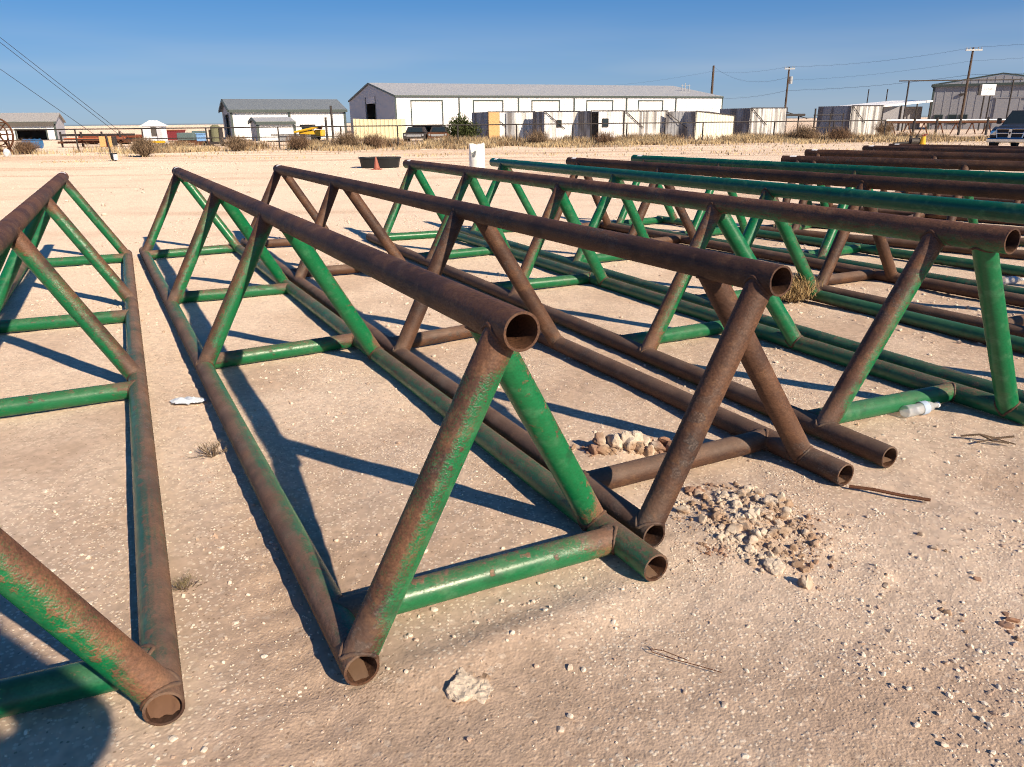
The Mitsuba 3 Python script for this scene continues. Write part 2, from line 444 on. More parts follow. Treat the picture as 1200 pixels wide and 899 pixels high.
def pipe(name, p0, p1, r, look, parent, open0=False, open1=False, saddle0=None, saddle1=None, seg=40, wall=0.008, label=None, weld=False):
    """A steel pipe; saddle = (point, direction, radius) of the pipe its end is coped to; an open end shows the bore."""
    p0, p1 = np.asarray(p0, float), np.asarray(p1, float)
    a, e1, e2 = frame(p0, p1)
    L = np.linalg.norm(p1 - p0)
    u = np.linspace(0, 1, seg + 1)
    ph = (u - 0.5) * 2 * PI
    dirs = np.cos(ph)[:, None] * e1 + np.sin(ph)[:, None] * e2
    n_r = max(2, int(L / 0.4) + 1)
    lo, hi = np.zeros(seg + 1), np.full(seg + 1, L)
    mid = (p0 + p1) / 2 + dirs * r
    if saddle0:
        TAB['len'][look] = L
        lo = L / 2 - to_cyl(mid, -a, saddle0[0], saddle0[1], saddle0[2] - 0.001)
    if saddle1:
        hi = L / 2 + to_cyl(mid, a, saddle1[0], saddle1[1], saddle1[2] - 0.001)
    V, N, U, F = [], [], [], []

    def rings(pts, nor, us, flip=False):
        base = sum(len(x) for x in V)
        k, m = len(pts), seg + 1
        V.append(np.vstack(pts)); N.append(np.vstack(nor)); U.append(np.vstack(us))
        for i in range(k - 1):
            j = np.arange(seg)
            q = np.stack([j, j + 1, j + 1 + m, j + m], 1) + base + i * m
            F.append(q[:, ::-1] if flip else q)

    pts, nor, us = [], [], []
    for t in np.linspace(0, 1, n_r):
        s = lo * (1 - t) + hi * t
        pts.append(p0 + s[:, None] * a + dirs * r); nor.append(dirs); us.append(np.stack([u, look * 16 + 1 + s], 1))
    rings(pts, nor, us)
    ri = r - wall
    for flag, s0, sg in ((open0, 0.0, 1), (open1, L, -1)):
        if not flag:
            continue
        dep = min(0.9, L)
        uu = np.stack([u, u * 0 + RUSTY * 16 + 1 + s0], 1)
        rings([p0 + a * s0 + dirs * ri, p0 + a * s0 + dirs * r], [dirs * 0 - a * sg] * 2, [uu, uu], sg < 0)
        ss = [s0 + sg * x for x in (0, dep * 0.3, dep)]
        bore = RUSTY * 16 + 1 - look * 16 - 1
        rings([p0 + a * s + dirs * ri for s in ss], [-dirs] * 3, [np.stack([u, u * 0 + look * 16 + 1 + bore + s], 1) for s in ss], sg > 0)
        dk = np.array([p0 + a * (s0 + sg * dep)])   # the bore's dark bottom
        rings([p0 + a * ss[2] + dirs * ri, np.repeat(dk, seg + 1, 0)], [dirs * 0 - a * sg] * 2, [uu, uu], sg > 0)
    if weld:
        wl = RUSTY
        for sd, s, sg in ((saddle0, lo, 1), (saddle1, hi, -1)):
            if not sd:
                continue
            q = p0 + s[:, None] * a + dirs * r
            rad = 0.0062 + 0.0034 * meshkit.noise(q * 140)
            tt = np.roll(q[:-1], -1, 0) - np.roll(q[:-1], 1, 0)
            tt = np.vstack([tt, tt[:1]]); tt /= np.linalg.norm(tt, axis=1, keepdims=True) + 1e-9
            n2 = np.cross(tt, dirs); n2 /= np.linalg.norm(n2, axis=1, keepdims=True) + 1e-9
            base = sum(len(x) for x in V)
            m = seg + 1
            for k in range(7):
                c, sn = math.cos(k * PI / 3), math.sin(k * PI / 3)
                nn = dirs * c + n2 * sn
                V.append(q + nn * rad[:, None]); N.append(nn); U.append(np.stack([u, u * 0 + wl * 16 + 1 + k * 0.004], 1))
            for k in range(6):
                j = np.arange(seg)
                F.append(np.stack([j, j + 1, j + 1 + m, j + m], 1)[:, ::-1] + base + k * m)
    v, nrm, uv, f = np.vstack(V), np.vstack(N), np.vstack(U), np.vstack(F)
    path = meshkit.write_ply((v, f), True, uv, normals=nrm)
    k = newkey(parent + '__' + name)
    scene[k] = {'type': 'ply', 'filename': path, 'face_normals': False, 'bsdf': ref('m_pipe_steel')}
    if label:
        labels[k] = {'label': label}
    return k


RUSTY = pipe_look(0, 2.0, 0.2, 0, 0.8)
RT, RB, RX = 0.0605, 0.055, 0.053


def dirt_fill(end, axis, r, parent, m, level=-0.3, dep=0.5, plug=False, seed=1):
    """Blown sand lying in the mouth of a pipe."""
    R = r - 0.008
    a, e1, e2 = frame(end, end + axis)
    n_s, n_t = 10, 12
    v = []
    for i in range(n_s):
        s = 0.012 + dep * (i / (n_s - 1)) ** 1.5
        lv = R * (level + 0.35 * i / n_s)
        if plug:
            lv = R * min(0.95, -0.75 + s / 0.10 * 1.3)
        w = math.sqrt(max(R * R - lv * lv, 1e-8)) * 0.995
        for j in range(n_t):
            x = w * (2 * j / (n_t - 1) - 1)
            z = lv + (0.022 if plug else 0.006) * (meshkit.noise(np.array([[x * 60 + seed, s * 60, seed]]))[0] - 0.5)
            z = max(z, -math.sqrt(max(R * R - x * x, 0)) + 1e-4)
            v.append(end + a * s + e2 * x + e1 * z)
    i = np.arange(n_s * n_t).reshape(n_s, n_t)
    f = np.stack([i[:-1, :-1], i[1:, :-1], i[1:, 1:], i[:-1, 1:]], -1).reshape(-1, 4)
    obj('dirt_fill', (np.array(v), f), m, parent, smooth=True)


def truss(label, origin, heading, length, frames, looks, b=1.11, h=0.962, top0=0.0, base_len=None, fills=(), group='triangular pipe frames lying in rows'):
    """A triangular frame of welded pipe. frames: (s left foot, s left top, s right foot, s right top, s bar left, s bar right)."""
    t = thing('pipe_truss', label, 'pipe frame', group)
    u = np.array([-math.sin(heading), math.cos(heading), 0])
    v = np.array([math.cos(heading), math.sin(heading), 0])
    PL = np.array([origin[0], origin[1], 0.056])
    PR, PT = PL + b * v, PL + b / 2 * v + [0, 0, h]
    L_top = length
    top = pipe('top_pipe', PT + u * top0, PT + u * L_top, RT, pipe_look(**looks['top']), t, True, True, seg=48)
    length = max(max(f) for f in frames) + 0.12 if base_len is None else base_len
    bl = pipe('base_pipe', PL, PL + u * length, RB, pipe_look(**looks['bl']), t, True, True)
    br = pipe('base_pipe', PR, PR + u * length, RB, pipe_look(**looks['br']), t, True, True)
    for which, kw in fills:
        e, par = {'l': (PL, bl), 'r': (PR, br), 't': (PT + u * top0, top)}[which]
        dirt_fill(e, u, RT if which == 't' else RB, par, **kw)
    sT, sL, sR = (PT, u, RT), (PL, u, RB), (PR, u, RB)
    for i, fr in enumerate(frames):
        wl = fr[0] < 4.5
        lk = looks.get('lb%d' % i, looks['lb'])
        rk = looks.get('rb%d' % i, looks['rb'])
        pipe('brace', PL + u * fr[0], PT + u * fr[1], RB, pipe_look(**lk), t, saddle0=sL, saddle1=sT, weld=wl)
        pipe('brace', PR + u * fr[2], PT + u * fr[3], RB, pipe_look(**rk), t, saddle0=sR, saddle1=sT, weld=wl)
        pipe('cross_bar', PL + u * fr[4], PR + u * fr[5], RX, pipe_look(**looks.get('x%d' % i, looks['x'])), t, saddle0=sL, saddle1=sR, weld=wl)
    # a dab of white paint near the far end of the top pipe
    a, e1, e2 = frame(PT, PT + u)
    th = np.linspace(-0.75, 0.75, 9)
    s = np.array([L_top - 0.22, L_top - 0.17, L_top - 0.12])
    q = np.array([[PT + u * x + (RT + 0.0015) * (math.cos(k) * e1 + math.sin(k) * e2) for k in th] for x in s]).reshape(-1, 3)
    i = np.arange(27).reshape(3, 9)
    f = np.stack([i[:-1, :-1], i[1:, :-1], i[1:, 1:], i[:-1, 1:]], -1).reshape(-1, 4)
    k = obj('paint_mark', (q, f), 'paint_white', top, smooth=True)
    labels[k] = {'label': 'dab of white paint on the far pipe end'}
    return t


G = dict(phi=0, bias=-0.75, amp=1.0, g=0.1)                      # green with a rusty upper side
GL = dict(phi=0.2, bias=-0.35, amp=1.0, g=0.1, rb=1.15)            # half rust, half green
GG = dict(phi=0, bias=-1.35, amp=0.7, g=0.15)                     # nearly all green
RU = dict(phi=0, bias=1.6, amp=0.2, g=0.2, rb=0.88)
RD = dict(phi=0, bias=1.6, amp=0.2, g=0.2, rb=0.72)

truss('leftmost pipe frame with half green, half rusty braces, cut off by the left edge',
      (-1.975, 1.214), math.radians(26.12), 9.0,
      [(0.10, 0.16, 0.06, 0.11, 0.32, 0.22), (3.3, 3.4, 3.25, 3.51, 3.04, 3.03), (5.9, 6.1, 5.77, 5.94, 5.26, 5.16), (8.6, 8.7, 8.59, 8.61, 8.6, 8.5)],
      dict(top=dict(phi=0, bias=0.75, amp=0.9, rb=0.95), bl=GL, br=dict(phi=0.9, bias=-0.45, amp=0.9, g=0.85, rb=1.3), lb=GG, rb=dict(phi=-0.1, bias=-0.62, amp=1.0, g=0.05, rb=1.2),
           rb0=dict(phi=-0.1, bias=-0.52, amp=1.0, g=0.05, rb=1.6, patch=0.35), x=dict(phi=0.4, bias=-1.1, amp=0.7, g=0.1), x0=dict(phi=0, bias=-1.5, amp=0.5, g=0.4)),
      h=0.957, b=1.105, fills=[('r', dict(m='rust_dirt', plug=True)), ('l', dict(m='dirt_plain'))])
truss('nearest pipe frame in full view, rusty top pipe over bright green braces',
      (-0.457, 1.853), math.radians(28.33), 9.2,
      [(0.05, 0.10, 0.40, 0.29, 0.30, 0.24), (3.39, 3.5, 3.11, 3.0, 3.51, 3.54), (5.49, 5.7, 5.94, 5.66, 5.83, 5.71), (8.75, 8.95, 8.6, 8.9, 8.69, 8.68)],
      dict(top=dict(phi=0, bias=0.95, amp=0.7, rb=0.8), bl=dict(phi=-0.95, bias=-0.50, amp=1.0, g=0.3, rb=1.25), br=dict(phi=0.3, bias=-0.35, amp=0.5, g=0.35, rb=0.95),
           lb=dict(phi=0.0, bias=-0.52, amp=1.0, g=0.05, rb=1.1), lb0=dict(phi=0.40, bias=-0.62, amp=1.0, g=0.0, rb=1.15, patch=0.35),
           rb=dict(phi=0.5, bias=-0.72, amp=0.8, g=0.0, rb=1.4, patch=0.7), rb0=dict(phi=0.6, bias=-0.42, amp=0.7, g=0.0, rb=1.7, patch=0.9),
           x=dict(phi=0.2, bias=-0.95, amp=0.9, g=0.05), x0=dict(phi=-0.2, bias=-0.62, amp=0.6, g=0.05, patch=0.8, rb=1.4)),
      h=0.967, b=1.108, fills=[('l', dict(m='dirt_rust', level=-0.88)), ('r', dict(m='dirt_rust', level=-0.9))])
truss('dark brown all rust pipe frame directly right of the nearest full frame',
      (0.552, 2.603), math.radians(28.13), 8.95,
      [(0.05, 0.09, 0.25, 0.42, 0.51, 0.48), (2.84, 2.95, 2.52, 2.65, 3.10, 3.2), (5.84, 6.1, 5.50, 5.75, 6.3, 6.2), (8.75, 8.85, 8.5, 8.64, 8.7, 8.6)],
      dict(top=RD, bl=RU, br=RU, lb=RU, rb=dict(phi=0, bias=1.6, amp=0.2, rb=0.95), x=RU),
      h=0.954, b=1.10, fills=[('r', dict(m='dirt_rust', level=-0.88))])
truss('pipe frame with reddish rusty top pipe on green, rust streaked braces',
      (1.811, 3.306), math.radians(26.81), 8.32,
      [(0.40, 0.33, 0.12, 0.10, 0.53, 0.45), (1.94, 1.96, 1.65, 2.0, 2.27, 2.25), (3.96, 4.06, 4.17, 4.21, 4.47, 4.41), (6.11, 6.18, 6.33, 6.2, 6.52, 6.55), (7.9, 8.05, 8.1, 8.05, 8.35, 8.25)],
      dict(top=dict(phi=0, bias=0.35, amp=0.9, rb=1.25, g=0.3, patch=0.7), bl=dict(phi=-0.6, bias=0.35, amp=0.9, g=0.35, rb=0.8), br=dict(phi=0, bias=-0.55, amp=0.5, g=0.6),
           lb=dict(phi=0.15, bias=-0.40, amp=1.0, g=0.05, rb=1.35), rb=GG, x=GG, lb3=G, lb4=G),
      h=0.993, b=1.13, top0=-0.04, fills=[('l', dict(m='dirt_rust', level=-0.6))])


def far_truss(label, A, hd, L, frames, looks, h=0.966, b=1.11):
    hd = math.radians(hd)
    u = np.array([-math.sin(hd), math.cos(hd)])
    v = np.array([math.cos(hd), math.sin(hd)])
    o = np.array(A) - u * L - v * b / 2
    R = np.random.default_rng(int(abs(A[0]) * 100))
    fr = []
    for s in frames:
        j = R.uniform(-0.12, 0.12, 5)
        fr.append((s, s + 0.06, s + j[0], s + j[1] * 0.5 + 0.05, s + 0.25 + j[2] * 0.5, s + 0.25 + j[3] * 0.5))
    return truss(label, o, hd, L, fr, looks, b=b, h=h)


gr_all = dict(top=dict(phi=0, bias=-1.2, amp=0.4, g=0.75), bl=dict(phi=0, bias=-0.8, amp=0.5, g=0.8), br=dict(phi=3.1, bias=-0.45, amp=0.9, g=0.5), lb=GG, rb=dict(phi=0, bias=-0.9, amp=0.9, g=0.1), x=GG)
br_all = dict(top=RD, bl=RU, br=RU, lb=RU, rb=RU, x=RU)
br_top = dict(top=RD, bl=RD, br=dict(phi=0, bias=0.5, amp=0.8, g=0.7), lb=RU, rb=dict(phi=0, bias=-0.3, amp=0.9, g=0.2), x=dict(phi=0, bias=-0.3, amp=0.9, g=0.1))
far_truss('dark green pipe frame directly behind the reddish topped one', (-0.25, 11.76), 26.3, 9.3, [0.35, 3.6, 5.95, 8.85], gr_all)
far_truss('brown pipe frame standing between two green topped frames', (0.89, 11.78), 29.6, 9.2, [0.35, 2.2, 4.1, 7.05, 8.85], br_all)
far_truss('green topped pipe frame farthest from the camera, behind a brown one', (1.95, 12.36), 31.4, 9.2, [0.35, 2.6, 5.2, 7.3, 8.85], gr_all)
far_truss('skewed rust brown pipe frame directly behind the last green topped frame', (4.04, 11.63), 45.0, 7.4, [0.35, 2.6, 4.9, 6.85, 7.1], br_top)
far_truss('skewed rust brown pipe frame, second one behind the last green topped frame', (5.22, 13.88), 42.0, 7.4, [0.35, 2.6, 5.2, 7.1], br_all)
far_truss('dark brown back row pipe frame with its white painted far end farther left', (6.98, 15.54), 31.5, 9.0, [0.35, 3.3, 5.8, 8.7], br_all)
far_truss('dark brown pipe frame last in the back row, nearest to the pickup', (7.85, 16.31), 33.0, 9.0, [0.35, 3.3, 5.8, 8.7], br_all)
#@@OBJECTS

# ------------------------------------------------------------------ buildings
def wall_panel(poly, holes, thick, ribs=None, rib_d=0.045, rib_w=0.09):
    """A wall in its own plane: x along, z up, outer face at y = 0 facing -y; ribs stand proud of it."""
    P = Polygon(poly)
    for h in holes:
        P = P.difference(sbox(*h))
    parts = []
    for g in getattr(P, 'geoms', [P]):
        m = trimesh.creation.extrude_polygon(g, thick, engine='earcut')
        v = np.array(m.vertices)
        m = trimesh.Trimesh(np.stack([v[:, 0], -v[:, 2] + thick, v[:, 1]], 1)[:, [0, 1, 2]], m.faces, process=False)
        m.fix_normals()
        parts.append(m)
    if ribs:
        x0, x1 = min(p[0] for p in poly), max(p[0] for p in poly)
        from shapely.geometry import LineString
        for x in np.arange(x0 + ribs / 2, x1, ribs):
            l = P.buffer(-0.06).intersection(LineString([(x, -1), (x, 50)]))
            for g in getattr(l, 'geoms', [l]):
                if not g.is_empty and g.length > 0.3:
                    b = g.bounds
                    parts.append(bx(x - rib_w / 2, x + rib_w / 2, -rib_d, 0.0, b[1], b[3]))
    return cat_(parts)


def gable_building(name, label, org, ang, Lx, Ly, eave, rise, mats, front=(), left=(), trims=(), cat='building', group=None, ribs=1.0, roof_over=0.25, z0=-0.1, rib_w=0.09, gable_rib=0):
    """Ridge along local x; the front wall faces local -y."""
    k = thing(name, label, cat, group)
    X = lambda m: place(m, org[0], org[1], ang)
    fw_, gw_, rf_, tr_ = mats
    ho = [(a, c, b, d) for a, b, c, d in [o[:4] for o in front]]
    obj('wall', X(wall_panel([(0, z0), (Lx, z0), (Lx, eave), (0, eave)], ho, 0.12, ribs, rib_w=rib_w)), fw_, k)
    bk = wall_panel([(0, z0), (Lx, z0), (Lx, eave), (0, eave)], [], 0.12)
    bk.apply_translation((0, Ly - 0.12, 0))
    obj('wall', X(bk), fw_, k)
    gp = [(0, z0), (Ly - 0.25, z0), (Ly - 0.25, eave), (Ly / 2 - 0.125, eave + rise), (0, eave)]
    hl = [(a, c, b, d) for a, b, c, d in [o[:4] for o in left]]
    for side in (0, 1):
        g = wall_panel(gp, hl if side == 0 else [], 0.12, gable_rib and ribs, rib_w=gable_rib)
        v = np.array(g.vertices)
        if side == 0:   # faces -x; local along-axis runs from the front to the back
            g = trimesh.Trimesh(np.stack([v[:, 1], v[:, 0] + 0.125, v[:, 2]], 1), g.faces[:, ::-1], process=False)
        else:
            g = trimesh.Trimesh(np.stack([Lx - v[:, 1], v[:, 0] + 0.125, v[:, 2]], 1), g.faces, process=False)
        obj('gable_wall', X(g), gw_, k)
    o = roof_over
    th = 0.14
    sl = rise / (Ly / 2)
    rv = []
    for yy, zz in ((-o, eave - o * sl), (Ly / 2, eave + rise), (Ly + o, eave - o * sl)):
        rv.append((yy, zz))
    pr_ = Polygon([(rv[0][0], rv[0][1]), (rv[1][0], rv[1][1]), (rv[2][0], rv[2][1]), (rv[2][0], rv[2][1] + th), (rv[1][0], rv[1][1] + th), (rv[0][0], rv[0][1] + th)])
    m = trimesh.creation.extrude_polygon(pr_, Lx + 2 * o, engine='earcut')
    v = np.array(m.vertices)
    m = trimesh.Trimesh(np.stack([v[:, 2] - o, v[:, 0], v[:, 1] + 0.01], 1), m.faces, process=False)
    m.fix_normals()
    ln = math.hypot(Ly / 2 + o, rise + o * sl)
    obj('roof', X(m), rf_, k)
    obj('eave_trim', X(bx(-o, Lx + o, -o - 0.16, -o - 0.003, eave - o * sl - 0.16, eave - o * sl + 0.13)), tr_, k)
    for x in (0, Lx):
        obj('corner_trim', X(bx(x - 0.12, x + 0.12, -0.09, -0.003 - 0.045, z0, eave - 0.2)), tr_, k)
    for sg in (0, 1):   # rake trim of the left gable
        b = bx(-o - 0.12, -o - 0.003, 0, ln, -0.12, 0.15)
        b.apply_transform(trimesh.transformations.rotation_matrix(math.atan2(rise + o * sl, Ly / 2 + o), (1, 0, 0)))
        b.apply_translation((0, -o, eave - o * sl))
        if sg:
            vv = np.array(b.vertices)
            b = trimesh.Trimesh(np.stack([vv[:, 0], Ly - vv[:, 1], vv[:, 2]], 1), b.faces[:, ::-1], process=False)
        obj('rake_trim', X(b), tr_, k)
    for x in trims:
        obj('downspout', X(bx(x - 0.1, x + 0.1, -0.16, -0.05, z0, eave - 0.25)), tr_, k)
    for op in front:
        a, b, c, d, shut = op
        fr = cat_([bx(a - 0.16, a, -0.11, -0.05, c, d + 0.16), bx(b, b + 0.16, -0.11, -0.05, c, d + 0.16), bx(a, b, -0.11, -0.05, d, d + 0.16)])
        obj('door_frame', X(fr), tr_, k)
        if shut > 0:
            z = d - (d - c) * shut
            n = max(2, int((d - z) / 0.5))
            dk = newkey(k + '__roll_up_door')
            for i in range(n):
                h0, h1 = z + (d - z) * i / n, z + (d - z) * (i + 1) / n
                obj('panel', X(bx(a, b, 0.04 + 0.015 * (i % 2), 0.09, h0 + 0.012, h1)), 'door_white', dk)
    for op in left:
        a, b, c, d, shut = op
        fr = cat_([bx(-0.11, -0.05, a - 0.1, a + 0.02, c, d + 0.12), bx(-0.11, -0.05, b + 0.1, b + 0.25, c, d + 0.12)])
        obj('door_frame', X(fr), tr_, k)
        if shut > 0:
            obj('roll_up_door', X(bx(0.03, 0.09, a + 0.125, b + 0.125, d - (d - c) * shut, d)), 'siding_shade', k)
    obj('floor_slab', X(bx(0.13, Lx - 0.13, 0.14, Ly - 0.14, z0, 0.04)), 'floor_dark', k)
    return k, X


# the long white warehouse: front left corner at (-17.2, 122), running back to the right
A0, LW, BA = np.array([-17.2, 122.]), 61.4, math.radians(24)
doors = []
bays = np.linspace(0, LW, 7)
for i in range(5):
    doors.append((bays[i] + 2.5, bays[i] + 7.4, 0.0, 4.65, 0.74 if i == 0 else 1.0))
gable_building('warehouse', 'long white metal warehouse with a row of roll up doors, gable end greyed as if shaded', A0, BA, LW, 31, 5.35, 2.4,
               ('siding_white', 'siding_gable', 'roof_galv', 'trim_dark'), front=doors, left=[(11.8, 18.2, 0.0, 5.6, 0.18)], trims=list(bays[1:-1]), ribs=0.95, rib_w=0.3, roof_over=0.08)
v = thing('roof_vent', 'small metal vent cluster on the far end of the warehouse roof', 'vent')
for i, dx_ in enumerate((-0.5, 0.1, 0.8)):
    obj('pipe', cyl((33.0 + dx_, 152, 6.6), (33.0 + dx_, 152, 7.75 + 0.25 * (i % 2)), 0.08, 8), 'galv', v)
obj('cross_bar', bx(32.3, 34.0, 151.95, 152.05, 7.55, 7.62), 'galv', v)

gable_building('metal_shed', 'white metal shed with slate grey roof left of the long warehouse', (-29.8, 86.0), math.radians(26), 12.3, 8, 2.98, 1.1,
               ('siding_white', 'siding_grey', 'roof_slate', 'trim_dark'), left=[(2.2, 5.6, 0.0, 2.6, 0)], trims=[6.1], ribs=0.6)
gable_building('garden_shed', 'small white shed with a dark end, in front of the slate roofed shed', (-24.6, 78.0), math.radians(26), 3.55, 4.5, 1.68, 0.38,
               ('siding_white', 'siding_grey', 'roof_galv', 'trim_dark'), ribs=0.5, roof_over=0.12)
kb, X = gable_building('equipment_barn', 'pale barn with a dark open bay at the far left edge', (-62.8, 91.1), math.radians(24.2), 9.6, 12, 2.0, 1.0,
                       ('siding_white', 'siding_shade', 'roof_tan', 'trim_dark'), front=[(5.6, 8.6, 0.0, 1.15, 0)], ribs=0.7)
obj('fascia', X(bx(0, 9.6, -0.42, -0.40, 1.62, 2.02)), 'floor_dark', kb)
kr, X = gable_building('steel_workshop', 'large grey steel workshop at the right edge, its gable facing the yard', (55.3, 105.2), math.radians(-29), 14.8, 24, 5.4, 0.1,
                       ('siding_slate', 'siding_slate', 'roof_galv', 'trim_dark'), ribs=0.9)
# its broad low gable faces the yard
gm = wall_panel([(0, 5.41), (14.8, 5.41), (7.4, 6.5)], [], 0.1, 0.9)
gm.apply_translation((0, -0.004, 0))
obj('gable_wall', X(gm), 'siding_slate', kr)
for sg in (0, 1):
    b = bx(-0.3, 7.5, -0.05, 0.4, -0.06, 0.12)
    b.apply_transform(trimesh.transformations.rotation_matrix(-math.atan2(1.1, 7.4), (0, 1, 0)))
    b.apply_translation((0, 0, 5.50))
    if sg:
        vv = np.array(b.vertices)
        b = trimesh.Trimesh(np.stack([14.8 - vv[:, 0], vv[:, 1], vv[:, 2]], 1), b.faces[:, ::-1], process=False)
    obj('rake_trim', X(b), 'trim_dark', kr)
d_ = obj('sliding_door', X(bx(7.2, 9.8, -0.14, -0.06, 0.0, 3.7)), 'siding_slate', kr)
for x in (7.2, 9.75):
    obj('frame', X(bx(x - 0.06, x + 0.06, -0.18, -0.145, 0.0, 3.7)), 'siding_grey', d_)
obj('door_track', X(bx(7.0, 10.6, -0.20, -0.06, 3.72, 3.86)), 'siding_grey', kr)
for x0 in (0.6, 2.2, 3.4):
    w = obj('window', X(bx(x0, x0 + 0.85, -0.10, -0.055, 0.7, 1.75)), 'dark_glass', kr)
    obj('frame', X(cat_([bx(x0 - 0.08, x0, -0.13, -0.05, 0.62, 1.83), bx(x0 + 0.85, x0 + 0.93, -0.13, -0.05, 0.62, 1.83), bx(x0, x0 + 0.85, -0.13, -0.05, 1.75, 1.83)])), 'trim_dark', w)
obj('wall_light', X(rbx(3.0, 3.5, -0.3, -0.05, 4.15, 4.4, 0.03)), 'dark_steel', kr)
obj('warning_board', X(bx(9.95, 10.35, -0.12, -0.06, 1.6, 2.0)), 'orange_red', kr)
ln = thing('lean_to', 'open lean-to with a pale sloping roof against the grey workshop', 'shelter')
b = trimesh.Trimesh(np.array([(44.2, 95, 2.72), (55.2, 104.8, 3.42), (55.2, 116, 3.62), (44.2, 108, 2.9), (44.2, 95, 2.92), (55.2, 104.8, 3.64), (55.2, 116, 3.84), (44.2, 108, 3.1)]),
                    np.array([[0, 1, 2], [0, 2, 3], [4, 6, 5], [4, 7, 6], [0, 5, 1], [0, 4, 5], [1, 6, 2], [1, 5, 6], [2, 7, 3], [2, 6, 7], [3, 4, 0], [3, 7, 4]]), process=False)
b.fix_normals()
obj('roof', b, 'siding_white', ln)
obj('back_wall', cat_([bx(44.3, 55.1, 107.0, 107.12, 0, 2.9)]), 'siding_grey', ln)
obj('side_wall', bx(44.3, 48.6, 98.7, 98.8, 0, 2.85), 'siding_grey', ln)
for x, y, z in ((44.5, 95.6, 2.72), (48.2, 98.6, 2.95), (51.8, 102.0, 3.2), (55.0, 104.9, 3.4)):
    obj('post', cyl((x, y, 0), (x, y, z), 0.09, 8), 'dark_steel', ln)

# ------------------------------------------------------------------ corrugated stock shelters behind the fence


def corr(p0, p1, h0, h1, pitch=0.30, dep=0.035, zb=-0.03, th=0.012):
    p0, p1 = np.asarray(p0, float), np.asarray(p1, float)
    d = p1 - p0
    L = np.linalg.norm(d)
    d /= L
    n = np.array([d[1], -d[0]])
    xs, off = [], []
    x = 0.0
    prof = ((0.0, 0), (0.55, 0), (0.67, 1), (0.88, 1))
    while x < L:
        for a, o in prof:
            if x + a * pitch < L:
                xs.append(x + a * pitch)
                off.append(o)
        x += pitch
    xs.append(L)
    off.append(0)
    xs, off = np.array(xs), np.array(off) * dep
    top = h0 + (h1 - h0) * xs / L
    def sheet(extra):
        q = p0 + xs[:, None] * d + (off + extra)[:, None] * n
        return np.vstack([np.column_stack([q, xs * 0 + zb]), np.column_stack([q, top])])
    a, b = sheet(th), sheet(0)
    k = len(xs)
    j = np.arange(k - 1)
    f = np.vstack([np.stack([j, j + 1, j + 1 + k], 1), np.stack([j, j + 1 + k, j + k], 1)])
    e = 2 * k
    top_f = np.vstack([np.stack([j + k, j + 1 + k, j + 1 + k + e], 1), np.stack([j + k, j + 1 + k + e, j + k + e], 1)])
    ends = []
    for i in (0, k - 1):
        ends += [[i, i + k, i + k + e], [i, i + k + e, i + e]]
    return trimesh.Trimesh(np.vstack([a, b]), np.vstack([f, f[:, ::-1] + e, top_f, np.array(ends)]), process=False)


